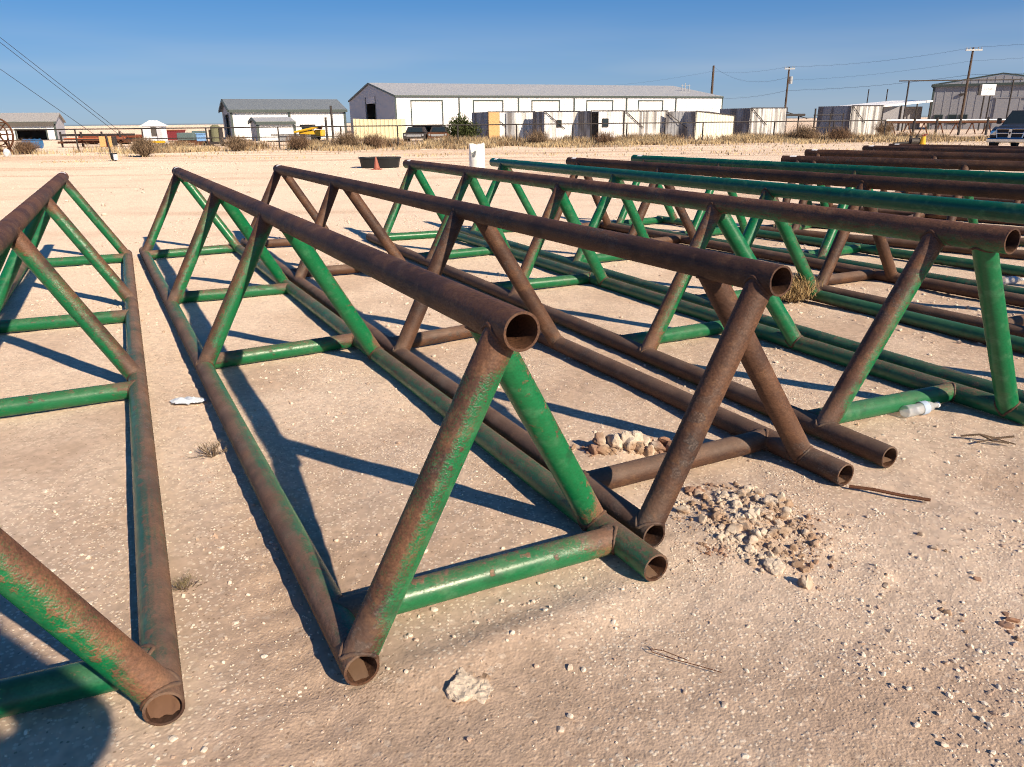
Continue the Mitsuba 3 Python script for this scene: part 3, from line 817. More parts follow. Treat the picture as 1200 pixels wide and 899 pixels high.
def shelter(label, FL, FR, depth, h, front='sheet_white', side='sheet_dark', door=None, window=None, hl=None, hr=None, brace=True, extra=None):
    """Open topped shelter of corrugated sheet on a pipe frame: front wall from FL to FR, left wall going back."""
    k = thing('sheet_shelter', label, 'shed', 'corrugated metal shelters behind the fence')
    FL, FR = np.array(FL, float), np.array(FR, float)
    k_ = FR[0] / FR[1]
    FR = FL + (k_ * FL[1] - FL[0]) / (0.90 - 0.436 * k_) * np.array([0.90, 0.436])
    d = (FR - FL) / np.linalg.norm(FR - FL)
    nb = np.array([-d[1], d[0]]) * depth
    L = np.linalg.norm(FR - FL)
    hl, hr = hl or h, hr or h
    segs = [(0, L)]
    if door:
        segs = [(0, door[0]), (door[1], L)]
    for a, b in segs:
        if b - a < 0.1:
            continue
        obj('front_wall', corr(FL + d * a, FL + d * b, hl + (hr - hl) * a / L, hl + (hr - hl) * b / L), front, k)
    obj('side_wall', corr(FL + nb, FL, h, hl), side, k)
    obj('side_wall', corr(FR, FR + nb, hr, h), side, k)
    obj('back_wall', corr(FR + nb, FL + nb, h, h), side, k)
    rfp = [(*(q + n2), z + dz) for q, n2, z in ((FL, nb * 0.02, hl), (FR, nb * 0.02, hr), (FL, nb * 0.98, h), (FR, nb * 0.98, h)) for dz in (-0.07, -0.03)]
    obj('roof', trimesh.convex.convex_hull(np.array(rfp)), 'galv', k)
    o = np.array([d[1], -d[0]]) * 0.10
    P = lambda q, z: (q[0], q[1], z)
    for q, z in ((FL + o, hl), (FR + o, hr)):
        obj('corner_post', cyl(P(q, 0), P(q, z + 0.03), 0.035, 6), 'dark_steel', k)
    obj('top_rail', cyl(P(FL + o, hl + 0.02), P(FR + o, hr + 0.02), 0.03, 6), 'dark_steel', k)
    if brace:
        m_ = min(1.9, L * 0.62)
        obj('diagonal_brace', cyl(P(FL + o * 1.4 + d * 0.1, hl - 0.05), P(FL + o * 1.4 + d * m_, h * 0.42), 0.035, 6), 'dark_steel', k)
    if door:
        nbm = nb * 0.97
        obj('doorway', cyl(P(FL + o + d * door[0], 0), P(FL + o + d * door[0], h), 0.04, 6), 'dark_steel', k)
    if window:
        a, z0, w, hh = window
        q0, q1 = FL + d * a + o * 0.62, FL + d * (a + w) + o * 0.62
        nn = o / np.linalg.norm(o) * 0.02
        vv = np.array([P(q0, z0), P(q1, z0), P(q1, z0 + hh), P(q0, z0 + hh), P(q0 + nn, z0), P(q1 + nn, z0), P(q1 + nn, z0 + hh), P(q0 + nn, z0 + hh)])
        w_ = obj('window', trimesh.convex.convex_hull(vv), 'dark_glass', k)
        obj('frame', cat_([cyl(P(q0 + nn, z0), P(q1 + nn, z0), 0.035, 5), cyl(P(q0 + nn, z0 + hh), P(q1 + nn, z0 + hh), 0.035, 5), cyl(P(q0 + nn, z0), P(q0 + nn, z0 + hh), 0.035, 5), cyl(P(q1 + nn, z0), P(q1 + nn, z0 + hh), 0.035, 5)]), 'dark_steel', w_)
    return k, FL, d, o


k, FL, d, o = shelter('corrugated shelter with a plywood end panel, next to the green bush', (-1.80, 66.0), (2.06, 66.0), 3.2, 2.33)
sheet = lambda a, b, h: place(bx(a, b, -0.20, -0.17, 0, h), FL[0], FL[1], math.atan2(d[1], d[0]))
obj('plywood_panel', sheet(0.02, 1.0, 2.30), 'plywood', k)
obj('patch_sheet', sheet(1.62, 2.4, 2.28), 'sheet_dark', k, label='grey replacement sheet')
shelter('white corrugated shelter with one small dark window and no door', (2.79, 65.0), (5.69, 65.0), 1.9, 2.31, window=(1.18, 1.10, 0.42, 0.52))
shelter('white corrugated shelter with a dark doorway beside its window', (6.55, 64.6), (9.20, 64.6), 1.9, 2.31, door=(0.02, 0.78), window=(1.10, 1.08, 0.56, 0.62), brace=False)
shelter('weathered grey corrugated shelter with rust streaks, right of the doorway one', (9.45, 66.0), (13.0, 66.0), 1.5, 2.29, front='sheet_weathered')
k, FL, d, o = shelter('pale corrugated shelter with a dented, slanting front, right of the weathered grey one', (15.35, 66.0), (18.55, 66.0), 3.4, 2.25, front='pale_cream', hl=2.22, hr=1.85, brace=False)
labels[k]['label'] = 'cream corrugated shelter with a slanting dented top edge'
k, _, _, _ = shelter('streaky corrugated shelter with a dark side, left of the gap in the row', (21.35, 71.0), (24.9, 72.0), 4.0, 2.48, front='sheet_weathered')
k, _, _, _ = shelter('streaky corrugated shelter standing alone at the right, before the lean-to', (32.4, 76.0), (35.85, 77.0), 4.0, 2.66, front='sheet_weathered')
dk_side = thing('windbreak', 'dark corrugated windbreak panel beside the cream slanting shelter', 'windbreak')
obj('sheet', corr((13.15, 67.2), (15.2, 67.2), 2.2, 2.2), 'sheet_dark', dk_side)
obj('brace', cyl((13.3, 67.05, 2.1), (14.9, 66.9, 0.9), 0.035, 6), 'dark_steel', dk_side)

cr = thing('panel_stack', 'cream corrugated panel box in front of the warehouse gable end', 'container')
obj('front_wall', corr((-16.0, 82.0), (-11.1, 82.0), 1.98, 1.80, pitch=0.42, dep=0.06), 'cream', cr)
obj('side_wall', corr((-16.9, 85.5), (-16.0, 82.0), 1.95, 1.98), 'siding_grey', cr)
obj('back_wall', corr((-11.1, 85.5), (-16.9, 85.5), 1.9, 1.9), 'cream', cr)
obj('side_wall', corr((-11.1, 82.0), (-11.1, 85.5), 1.80, 1.90), 'cream', cr)

# ------------------------------------------------------------------ fence, poles, wires
FY = lambda x: 54.5 + 0.138 * x
fx = [-35.6, -31.6, -27.6, -23.6, -19.7, -15.2, -11.2, -7.5, -3.5, 0.5, 4.4, 8.2, 13.7, 19.0, 23.5, 27.5]
fn = thing('pipe_fence', 'long rusty two rail pipe fence along the far side of the yard', 'fence')
for x in fx:
    obj('post', cyl((x, FY(x), -0.1), (x, FY(x), 1.36), 0.05, 8), 'dark_steel', fn)
for z, x1 in ((1.38, 27.5), (0.76, 27.5)):
    for a, b in zip(fx[:-1], fx[1:]):
        if z < 1 and a > -12:
            continue
        obj('rail', cyl((a, FY(a) - (0 if z > 1 else 0.09), z), (b, FY(b) - (0 if z > 1 else 0.09), z), 0.036 if z > 1 else 0.028, 8), 'dark_steel', fn)
for x, y, h, lab in ((-13.3, 60, 2.78, 'tall dark steel post behind the fence, right of the yellow excavator'), (-13.85, 60.4, 1.98, 'short dark steel post nearest to the yellow excavator'),
                     (28.65, 75, 2.40, 'dark steel post in the gap between the streaky shelters')):
    tag_ = obj('steel_post', cat_([cyl((x, y, -0.1), (x, y, h), 0.085, 8), cyl((x, y, h - 0.003), (x, y, h + 0.03), 0.10, 8)]), 'dark_steel', label=lab, cat='post')
gt = thing('livestock_pen', 'dark pipe pen rails in the gap between the streaky shelters', 'fence')
for x in (25.6, 27.2, 30.2, 31.4):
    obj('post', cyl((x, 75.2, 0), (x, 75.2, 2.0), 0.06, 6), 'dark_steel', gt)
for z in (0.75, 1.3, 1.85):
    obj('rail', cyl((28.6, 75.2, z), (31.5, 75.2, z), 0.05, 6), 'dark_steel', gt)
obj('feeder_roof', rbx(25.2, 27.6, 74.6, 76, 1.78, 1.98, 0.02), 'dark_steel', gt)
obj('rail', cyl((25.3, 75.2, 2.35), (28.0, 75.1, 1.55), 0.05, 6), 'dark_steel', gt)


def utility_pole(label, x, y, h, arms=(), can=None, r=0.17):
    k = thing('utility_pole', label, 'utility pole')
    obj('pole', cyl((x, y, -0.2), (x, y, h), r, 10, r * 0.7), 'wood_pole', k)
    for z, w in arms:
        a = obj('cross_arm', bx(x - w, x + w, y - 0.3, y - 0.13, z - 0.09, z + 0.09), 'galv', k)
        for s in (-0.9, -0.5, 0.5, 0.9):
            obj('insulator', cyl((x + w * s, y - 0.21, z + 0.09), (x + w * s, y - 0.21, z + 0.30), 0.06, 6), 'galv', a)
    if can:
        c = obj('transformer', cyl((x + 0.42, y, can - 0.5), (x + 0.42, y, can + 0.5), 0.26, 12), 'galv', k)
        obj('bracket', bx(x + 0.10, x + 0.2, y - 0.1, y + 0.1, can - 0.3, can + 0.3), 'dark_steel', k)
    return k


utility_pole('tallest wooden utility pole, with a cross arm, before the grey workshop', 56.55, 100, 9.5, [(9.2, 1.0)])
utility_pole('utility pole with cross arm and transformer above the streaky shelter', 41.25, 120, 8.7, [(8.45, 0.75)], can=6.9)
utility_pole('bare wooden pole behind the right end of the warehouse', 42.65, 170, 12.1, r=0.3)
gf_ = thing('gate_frame', 'tall pipe gate frame with an overhead beam before the workshop', 'gate')
for x in (44.4, 56.0):
    obj('post', cyl((x, 90, -0.2), (x, 90, 5.34), 0.085, 10), 'dark_steel', gf_)
obj('beam', cyl((43.3, 90, 5.38), (57.0, 90, 5.40), 0.065, 10), 'dark_steel', gf_)
for x, lab in ((53.4, 'thin dark mast left of two, rising behind the lean-to roof'), (56.3, 'thin dark mast right of two, rising behind the lean-to roof')):
    x2 = {53.4: 53.4, 56.3: 56.2}[x]
    obj('steel_mast', cat_([cyl((x2, 120, 0), (x2, 120, 5.5), 0.08, 8), cyl((x2, 120, 5.497), (x2, 120, 5.55), 0.1, 8)]), 'dark_steel', label=lab, cat='post')


def wire(label, pts, sag, r=0.016):
    r *= 0.7
    m = cat_([wire_curve(a, b, sag, r) for a, b in zip(pts[:-1], pts[1:])])
    obj('overhead_wire', m, 'wire', label=label, cat='wire')


wire('highest overhead wire, running over the poles from behind the warehouse to the right', [(27.3, 250, 11.5), (42.6, 170, 11.0), (41.2, 119.8, 8.75), (56.5, 99.8, 9.5), (66, 60, 9.6)], 0.5, 0.018)
wire('overhead wire sagging between the bare pole and the transformer pole', [(42.65, 170, 11.9), (41.25, 120, 7.3)], 1.6, 0.022)
wire('lower overhead wire from the warehouse eave to the tallest pole', [(35.6, 136, 4.9), (41.25, 120, 5.5), (56.55, 100, 6.4), (66, 62, 6.3)], 0.35, 0.024)
wire('faint middle overhead wire from the transformer pole to the right', [(41.25, 120, 6.9), (56.55, 100, 8.0), (66, 60, 8.1)], 0.4, 0.014)
ms = obj('guyed_mast', cat_([cyl((-41, 42.5, -0.2), (-41, 42.5, 19), 0.14, 10), cyl((-41, 42.5, 18.9), (-41, 42.5, 19.3), 0.2, 8)]), 'galv', label='guyed steel mast past the left edge, holding the slanting guy wires', cat='mast')
for p, z, lab in (((-25.7, 55, 0.2), 18.9, 'upper one of the close pair of slanting guy wires, top left'), ((-26.05, 55, 0.2), 18.5, 'lower one of the close pair of slanting guy wires, top left'),
                  ((-27.6, 55, 0.2), 15.6, 'lowest slanting guy wire, apart from the close pair, top left')):
    obj('guy_wire', cyl(p, (-41, 42.5, z), 0.017, 5), 'wire', label=lab, cat='wire')

sg = thing('roadside_sign', 'white sign board on two dark posts before the grey workshop', 'sign')
bd = obj('board', rbx(55.5, 57.15, 94.9, 95.25, 3.90, 5.14, 0.02), 'paint_white', sg)
obj('side', bx(55.22, 55.497, 94.95, 95.2, 3.93, 5.10), 'dark_steel', sg)
tx = meshkit.text_mesh('L Prois', 0.26, 0.01)
tx.apply_transform(trimesh.transformations.rotation_matrix(PI / 2, (1, 0, 0)))
tx.apply_translation((55.78 - tx.bounds[0][0], 94.895, 4.50))
obj('lettering', tx, 'galv', bd)
for x in (56.05, 56.75):
    obj('post', cyl((x, 95.1, -0.1), (x, 95.1, 3.899), 0.09, 8), 'dark_steel', sg)

# pale pipes racked on legs along the right
rk = thing('pipe_rack', 'long rack of pale pipes on splayed legs before the workshop', 'pipe rack')
for i, z in enumerate((1.30, 1.12, 1.12)):
    obj('pipe', cyl((35.4, 75.0 + (0, -0.12, 0.14)[i], z), (50.5, 75.6 + (0, -0.12, 0.14)[i], z - 0.06), 0.10, 10), ('galv', 'rust_plain', 'dark_steel')[i], rk)
for x in np.arange(36, 50.5, 1.55):
    for s in (-0.45, 0.45):
        obj('leg', cyl((x, 75.02 + (x - 36) * 0.04, 1.05), (x + s, 75.02 + (x - 36) * 0.04, 0.0), 0.05, 6), 'rust_plain', rk)
for i, x in enumerate((36.55, 38.6, 40.7, 43.2, 46.0)):
    obj('yard_post', cat_([cyl((x, 72, -0.1), (x, 72, 1.48), 0.11, 8), cyl((x, 72, 1.477), (x, 72, 1.52), 0.13, 8)]), 'dark_steel',
        label='thick dark post before the pale pipe rack, %s from the left' % ('first', 'second', 'third', 'fourth', 'fifth')[i], cat='post', group='thick dark posts before the pipe rack')

# ------------------------------------------------------------------ junk beyond the fence, left
re_ = thing('steel_reel', 'big rusty open steel reel at the left edge', 'reel')
for y in (45.6, 46.9):
    t_ = np.linspace(0, 2 * PI, 37)
    obj('rim', tube_path(np.stack([-30.15 + 0.93 * np.cos(t_), t_ * 0 + y, 1.15 + 0.93 * np.sin(t_)], 1), 0.055), 'rust_plain', re_)
    obj('rim', tube_path(np.stack([-30.15 + 0.62 * np.cos(t_), t_ * 0 + y, 1.15 + 0.62 * np.sin(t_)], 1), 0.035), 'rust_plain', re_)
    for a in np.arange(8) * PI / 4:
        obj('spoke', cyl((-30.15, y, 1.15), (-30.15 + 0.9 * math.cos(a), y, 1.15 + 0.9 * math.sin(a)), 0.03, 6), 'rust_plain', re_)
for a in np.arange(16) * PI / 8:
    obj('slat', cyl((-30.15 + 0.93 * math.cos(a), 45.6, 1.15 + 0.93 * math.sin(a)), (-30.15 + 0.93 * math.cos(a), 46.9, 1.15 + 0.93 * math.sin(a)), 0.025, 5), 'rust_plain', re_)
obj('hub', cyl((-30.15, 45.4, 1.15), (-30.15, 47.1, 1.15), 0.14, 10), 'rust_plain', re_)
obj('stand', cat_([cyl((-30.15, 45.45, 1.15), (-30.85, 45.45, 0), 0.05, 6), cyl((-30.15, 45.45, 1.15), (-29.45, 45.45, 0), 0.05, 6), cyl((-30.15, 47.05, 1.15), (-30.85, 47.05, 0), 0.05, 6), cyl((-30.15, 47.05, 1.15), (-29.45, 47.05, 0), 0.05, 6)]), 'rust_plain', re_)
dm = thing('blue_drum', 'blue steel drum lying behind the fence near the left edge', 'drum')
obj('body', cyl((-32.5, 53.2, 0.48), (-31.5, 53.4, 0.48), 0.30, 18), 'blue', dm)
for x in (-32.48, -32.15, -31.85, -31.53):
    obj('ring', cyl((x - 0.02, 53.2 + (x + 32.5) * 0.2, 0.48), (x + 0.02, 53.2 + (x + 32.5) * 0.2, 0.48), 0.32, 18), 'blue', dm)
bag_ = rock_mesh(0.26, 41, 2, 0.5, 1.0)
bag_.apply_translation((-27.95, 44, 0.2))
obj('white_sack', bag_, 'paint_white', smooth=True, label='crumpled white sack on the ground by the left edge', cat='sack')
for i, (x, y, z, L, m) in enumerate(((-35.0, 62.0, 0.98, 5.6, 'dark_steel'), (-34.2, 61.0, 0.70, 4.5, 'orange_red'), (-35.0, 61.5, 0.45, 5.4, 'rust_plain'))):
    nm = ('pipe', 'beam', 'pipe')[i]
    if i == 0:
        jr = thing('material_rack', 'low rack of rusty and reddish beams behind the fence, left', 'rack')
    for j in range(3):
        obj('beam', rbx(x, x + L, y + j * 0.22, y + j * 0.22 + 0.16, z - 0.16, z, 0.02), m, jr)
for x in (-34.8, -33.2, -31.6, -30.2):
    obj('post', bx(x - 0.06, x + 0.06, 61.7, 61.8, 0, 1.15), 'dark_steel', jr)
yb = thing('notice_board', 'yellowish board with a dark red stripe on a leaning post', 'board')
obj('panel', rbx(-23.75, -23.05, 46.0, 46.06, 0.42, 1.0, 0.01), 'yellow_tan', yb)
obj('stripe', bx(-23.36, -23.24, 45.97, 45.997, 0.42, 1.0), 'red', yb)
obj('post', cyl((-23.15, 45.9, -0.1), (-23.25, 45.9, 1.15), 0.05, 7), 'dark_steel', yb)
obj('side_panel', rbx(-23.02, -22.86, 46.0, 46.3, 0.48, 1.0, 0.01), 'dark_steel', yb)
bu = thing('paint_bucket', 'small black and white bucket on the ground at the left', 'bucket')
obj('body', cyl((-19.05, 38, 0), (-19.05, 38, 0.33), 0.14, 14, 0.16), 'black_plastic', bu)
obj('wrapper', cyl((-18.93, 37.9, 0.02), (-18.93, 37.9, 0.28), 0.09, 12, 0.10), 'paint_white', bu)
ug = thing('pallet', 'lime green painted beam behind the shrub, left', 'beam')
obj('beam', rbx(-21.9, -20.9, 48, 48.25, 0.55, 0.68, 0.02), 'yellow', ug)
ws = thing('utility_hut', 'small bright white hut with pitched roof and open flap', 'hut')
obj('body', bx(-28.5, -27.2, 62, 63.3, 0.0, 1.5), 'paint_white', ws)
obj('roof', trimesh.convex.convex_hull(np.array([(-28.7, 61.9, 1.49), (-27.0, 61.9, 1.49), (-27.85, 61.9, 1.92), (-28.7, 63.4, 1.49), (-27.0, 63.4, 1.49), (-27.85, 63.4, 1.92)])), 'paint_white', ws)
obj('dark_opening', bx(-27.85, -27.35, 61.97, 61.998, 0.75, 1.45), 'floor_dark', ws)  # dark plate on the solid wall, painting in the unlit inside
obj('flap', trimesh.convex.convex_hull(np.array([(-27.4, 61.9, 1.42), (-26.95, 61.7, 1.40), (-26.8, 61.6, 0.28), (-27.3, 61.8, 0.30), (-27.4, 61.94, 1.42), (-26.95, 61.74, 1.40), (-26.8, 61.64, 0.28), (-27.3, 61.84, 0.30)])), 'paint_white', ws)
rc = thing('red_skip', 'dark red steel skip behind the white hut', 'skip')
obj('body', trimesh.convex.convex_hull(np.array([(-35.0, 80, 0.1), (-33.6, 80, 0.1), (-35.3, 80, 1.05), (-33.3, 80, 1.05), (-35.0, 82, 0.1), (-33.6, 82, 0.1), (-35.3, 82, 1.05), (-33.3, 82, 1.05)])), 'red', rc)
obj('rim', cat_([bx(-35.36, -33.24, 79.94, 80.04, 1.0, 1.1), bx(-35.36, -33.24, 81.96, 82.06, 1.0, 1.1)]), 'rust_red', rc)
gc = thing('pump_skid', 'grey green machine skid left of the blue boxes', 'machine')
obj('housing', rbx(-27.6, -26.2, 66, 67.5, 0.35, 0.95, 0.05), 'teal_grey', gc)
obj('skid', rbx(-27.8, -26.0, 65.9, 67.6, 0.1, 0.33, 0.02), 'rust_plain', gc)
obj('cowl', rbx(-27.9, -26.95, 70, 71, 0.75, 1.05, 0.04), 'teal_grey', gc)
bb = thing('plastic_crate', 'light blue plastic crate standing behind the fence', 'crate')
obj('body', rbx(-25.2, -24.6, 64, 64.5, 0.3, 0.86, 0.03), 'light_blue', bb)
obj('rim', rbx(-25.25, -24.55, 63.95, 64.55, 0.862, 0.92, 0.01), 'light_blue', bb)
obj('pallet', rbx(-25.4, -24.4, 63.9, 64.7, 0.0, 0.298, 0.02), 'rust_plain', bb)
tk = thing('olive_tank', 'olive drab upright tank beside the slate roofed shed', 'tank')
obj('shell', cyl((-22.95, 62.3, 0.3), (-22.95, 62.3, 1.4), 0.38, 16), 'olive', tk)
obj('dome', cyl((-22.95, 62.3, 1.402), (-22.95, 62.3, 1.55), 0.38, 16, 0.20), 'olive', tk)
obj('frame', cat_([bx(-23.4, -23.3, 62, 62.6, 0, 1.2), bx(-22.6, -22.5, 62, 62.6, 0, 1.3), bx(-23.4, -22.1, 61.9, 62.7, 0.1, 0.28)]), 'dark_steel', tk)

k = thing('pipe_stack', 'stack of rusty pipes lying on sleepers behind the white hut', 'pipe stack')
for q in range(3):
    obj('sleeper', bx(-38.0 + q * 3.0, -37.8 + q * 3.0, 71.0, 73.0, 0, 0.15), 'wood_pole', k)
for r_ in range(2):
    for q in range(5 - r_):
        obj('pipe', cyl((-38.6, 71.2 + q * 0.36 + r_ * 0.18, 0.32 + r_ * 0.31), (-31.4, 71.2 + q * 0.36 + r_ * 0.18, 0.32 + r_ * 0.31), 0.16, 10), ('rust_plain', 'rust_red', 'dark_steel')[(q + r_) % 3], k)
ex = thing('mini_excavator', 'small yellow excavator with a black cab roof behind the fence', 'excavator')
for y in (61.5, 62.6):
    obj('track', rbx(-16.3, -14.9, y, y + 0.35, 0.35, 0.72, 0.1), 'rubber', ex)
obj('body', rbx(-16.3, -15.1, 61.6, 62.9, 0.74, 1.05, 0.06), 'yellow', ex)
cb = obj('cab', rbx(-16.1, -15.3, 61.8, 62.6, 1.06, 1.36, 0.03), 'dark_glass', ex)
obj('roof', rbx(-16.2, -15.2, 61.7, 62.7, 1.362, 1.5, 0.03), 'black_plastic', cb)
obj('boom', cat_([cyl((-16.6, 61.5, 0.95), (-15.2, 61.5, 1.22), 0.09, 6), cyl((-15.2, 61.5, 1.22), (-14.7, 61.5, 1.32), 0.08, 6)]), 'yellow', ex)
obj('bucket', trimesh.convex.convex_hull(np.array([(-14.9, 61.3, 1.2), (-14.4, 61.3, 1.42), (-14.5, 61.3, 1.15), (-14.9, 61.8, 1.2), (-14.4, 61.8, 1.42), (-14.5, 61.8, 1.15)])), 'rust_plain', ex)
obj('engine_cover', rbx(-15.1, -14.5, 61.7, 62.8, 0.62, 1.12, 0.06), 'yellow', ex)
tr = thing('flatbed_trailer', 'grey flatbed trailer carrying the small yellow excavator', 'trailer')
obj('deck', rbx(-18.0, -14.4, 60.9, 63.1, 0.26, 0.345, 0.02), 'dark_steel', tr)
obj('side_board', bx(-17.7, -15.2, 60.84, 60.897, 0.345, 0.70), 'galv', tr)
obj('deck_rail', bx(-18.2, -15.6, 60.7, 60.83, 0.72, 0.82), 'dark_steel', tr)
for x in (-16.6, -15.9):
    obj('wheel', cyl((x, 60.88, 0.22), (x, 61.1, 0.22), 0.22, 14), 'rubber', tr)
obj('drawbar', cyl((-18.0, 62, 0.3), (-19.0, 62, 0.3), 0.05, 6), 'dark_steel', tr)

for i, (x0, x1, y, lab) in enumerate(((-9.1, -7.25, 68, 'wrecked rusty car behind the fence, left one of two'), (-7.1, -5.35, 69, 'wrecked reddish car behind the fence, right one of two'))):
    k = thing('wrecked_car', lab, 'car', 'wrecked cars in front of the warehouse')
    body = m3.Manifold.hull_points(np.array([(x0, y, 0.25), (x1, y, 0.25), (x0, y, 0.72), (x1, y, 0.66), (x0, y + 3.8, 0.25), (x1, y + 3.8, 0.25), (x0 + 0.06, y + 3.8, 0.78), (x1 - 0.06, y + 3.8, 0.78)]))
    obj('body', trimesh.Trimesh(*[np.array(a) for a in (body.to_mesh().vert_properties[:, :3], body.to_mesh().tri_verts)], process=False), ('dark_steel', 'rust_plain')[i], k)
    cabm = trimesh.convex.convex_hull(np.array([(x0 + 0.1, y + 0.9, 0.76), (x1 - 0.1, y + 0.9, 0.76), (x0 + 0.25, y + 1.5, 1.2), (x1 - 0.25, y + 1.5, 1.2), (x0 + 0.25, y + 2.8, 1.2), (x1 - 0.25, y + 2.8, 1.2), (x0 + 0.1, y + 3.4, 0.78), (x1 - 0.1, y + 3.4, 0.78)]))
    c_ = obj('cabin', cabm, 'dark_steel', k)
    obj('windscreen', trimesh.convex.convex_hull(np.array([(x0 + 0.25, y + 0.93, 0.79), (x1 - 0.25, y + 0.93, 0.79), (x0 + 0.35, y + 1.4, 1.14), (x1 - 0.35, y + 1.4, 1.14), (x0 + 0.25, y + 0.90, 0.80), (x0 + 0.35, y + 1.37, 1.15), (x1 - 0.35, y + 1.37, 1.15)])), 'dark_glass', c_)
    obj('grille', bx(x0 + 0.3, x1 - 0.3, y - 0.04, y - 0.003, 0.42, 0.6), 'galv', k)
    for x in (x0 + 0.16, x1 - 0.16):
        obj('headlight', cyl((x, y - 0.05, 0.55), (x, y, 0.55), 0.09, 10), 'galv', k)
    for x in (x0 - 0.02, x1 - 0.2):
        for yy in (y + 0.7, y + 3.1):
            obj('wheel', cyl((x, yy, 0.27), (x + 0.22, yy, 0.27), 0.28, 14), 'rubber', k)

# ------------------------------------------------------------------ things standing in the yard
tb = thing('stock_tank', 'black plastic oval stock tank on the sand behind the traffic cone', 'tub')
t_ = np.arange(40) * 2 * PI / 40
def oval(a, b, z, cx=-4.83, cy=29.3):
    ex_ = 0.75
    c, s = np.cos(t_), np.sin(t_)
    return np.stack([cx + a * np.sign(c) * np.abs(c) ** ex_, cy + b * np.sign(s) * np.abs(s) ** ex_, t_ * 0 + z], 1)
prof = [(0.68, 0.38, 0.0), (0.70, 0.40, 0.05), (0.755, 0.45, 0.34), (0.79, 0.485, 0.345), (0.79, 0.485, 0.385), (0.745, 0.44, 0.385), (0.69, 0.39, 0.06), (0.05, 0.03, 0.06)]
vv = np.vstack([oval(*p) for p in prof] + [[[-4.83, 29.3, 0.0]]])
n_ = 40
ff = []
for i in range(len(prof) - 1):
    j = np.arange(n_)
    ff.append(np.stack([j + i * n_, (j + 1) % n_ + i * n_, (j + 1) % n_ + (i + 1) * n_, j + (i + 1) * n_], 1))
body = trimesh.Trimesh(vv, np.vstack([np.vstack([q[:, [0, 1, 2]], q[:, [0, 2, 3]]]) for q in ff]), process=False)
obj('body', body, 'black_plastic', tb, smooth=35)
cn = thing('traffic_cone', 'faded orange traffic cone in front of the black tub', 'traffic cone')
obj('cone', cyl((-4.76, 28.1, 0.031), (-4.78, 28.12, 0.44), 0.115, 16, 0.025), 'cone_orange', cn)
obj('base', rbx(-4.93, -4.59, 27.93, 28.27, 0.0, 0.03, 0.008), 'cone_orange', cn)
# white drum, its top cut open
dr_ = thing('plastic_drum', 'white plastic drum with its upper side cut open', 'drum')
dp = [(0.0, 0.0), (0.255, 0.0), (0.28, 0.03), (0.28, 0.28), (0.287, 0.30), (0.287, 0.33), (0.28, 0.35), (0.28, 0.86)]
nn = 40
R_, Z_ = np.array([p[0] for p in dp]), np.array([p[1] for p in dp])
vs, fs = [], []
cx, cy = -1.16, 28.0
for i in range(len(dp)):
    for j in range(nn):
        a = j * 2 * PI / nn
        z = Z_[i]
        if i == len(dp) - 1:      # the rim: cut low over an opening that faces the yard's left
            da = (a - math.radians(246) + PI) % (2 * PI) - PI
            z = 0.86 - 0.46 * np.clip(1.6 - abs(da) / 0.36, 0, 1) + 0.04 * np.clip(1 - abs(da - 1.5) / 0.3, 0, 1) - 0.07 * np.clip((abs(da) - 2.2) / 0.9, 0, 1)
        vs.append((cx + R_[i] * math.cos(a), cy + R_[i] * math.sin(a), z))
for i in range(len(dp) - 1):
    for j in range(nn):
        fs.append((i * nn + j, i * nn + (j + 1) % nn, (i + 1) * nn + (j + 1) % nn, (i + 1) * nn + j))
vo = np.array(vs)
vi = vo.copy()
vi[:, :2] = (vi[:, :2] - [cx, cy]) * 0.975 + [cx, cy]
vi[:2 * nn, 2] += 0.006
fo = np.array(fs)
rim = np.array([((len(dp) - 1) * nn + j, (len(dp) - 1) * nn + (j + 1) % nn, (len(dp) - 1) * nn + (j + 1) % nn + len(vo), (len(dp) - 1) * nn + j + len(vo)) for j in range(nn)])
fq = np.vstack([fo, fo[:, ::-1] + len(vo), rim])
obj('body', trimesh.Trimesh(np.vstack([vo, vi]), np.vstack([fq[:, [0, 1, 2]], fq[:, [0, 2, 3]]]), process=False), 'white_plastic', dr_, smooth=40)
wh = thing('wellhead_valve', 'yellow capped valve with dark pipe fittings on the far sand', 'valve')
obj('cap', cyl((24.55, 47, 0), (24.55, 47, 0.50), 0.17, 12, 0.12), 'yellow', wh)
obj('handle', cyl((24.45, 47, 0.55), (24.75, 47, 0.62), 0.03, 6), 'red', wh)
obj('stem', cyl((24.6, 47, 0.5), (24.6, 47, 0.66), 0.04, 8), 'rust_red', wh)
obj('fitting', cat_([cyl((23.9, 47.2, 0.22), (24.4, 47.2, 0.22), 0.20, 10), cyl((23.9, 47.2, 0.2), (23.9, 47.2, 0.55), 0.09, 8), cyl((24.2, 47.2, 0.3), (24.3, 47.2, 0.6), 0.08, 8)]), 'dark_steel', wh)
obj('pipe', cyl((23.0, 47.4, 0.08), (23.9, 47.2, 0.15), 0.08, 8), 'dark_steel', wh)

# the pickup at the right edge, facing the yard
tkp = thing('pickup_truck', 'dark blue pickup truck with chrome cross bar grille at the right edge', 'pickup')
xm, yf = 24.45, 38.8
obj_ = obj
TR = trimesh.transformations.rotation_matrix(math.radians(-47), (0, 0, 1), (xm, yf, 0))


def obj(name, mesh, m, parent=None, **kw):
    mesh = mesh.copy()
    mesh.apply_transform(TR)
    return obj_(name, mesh, m, parent, **kw)


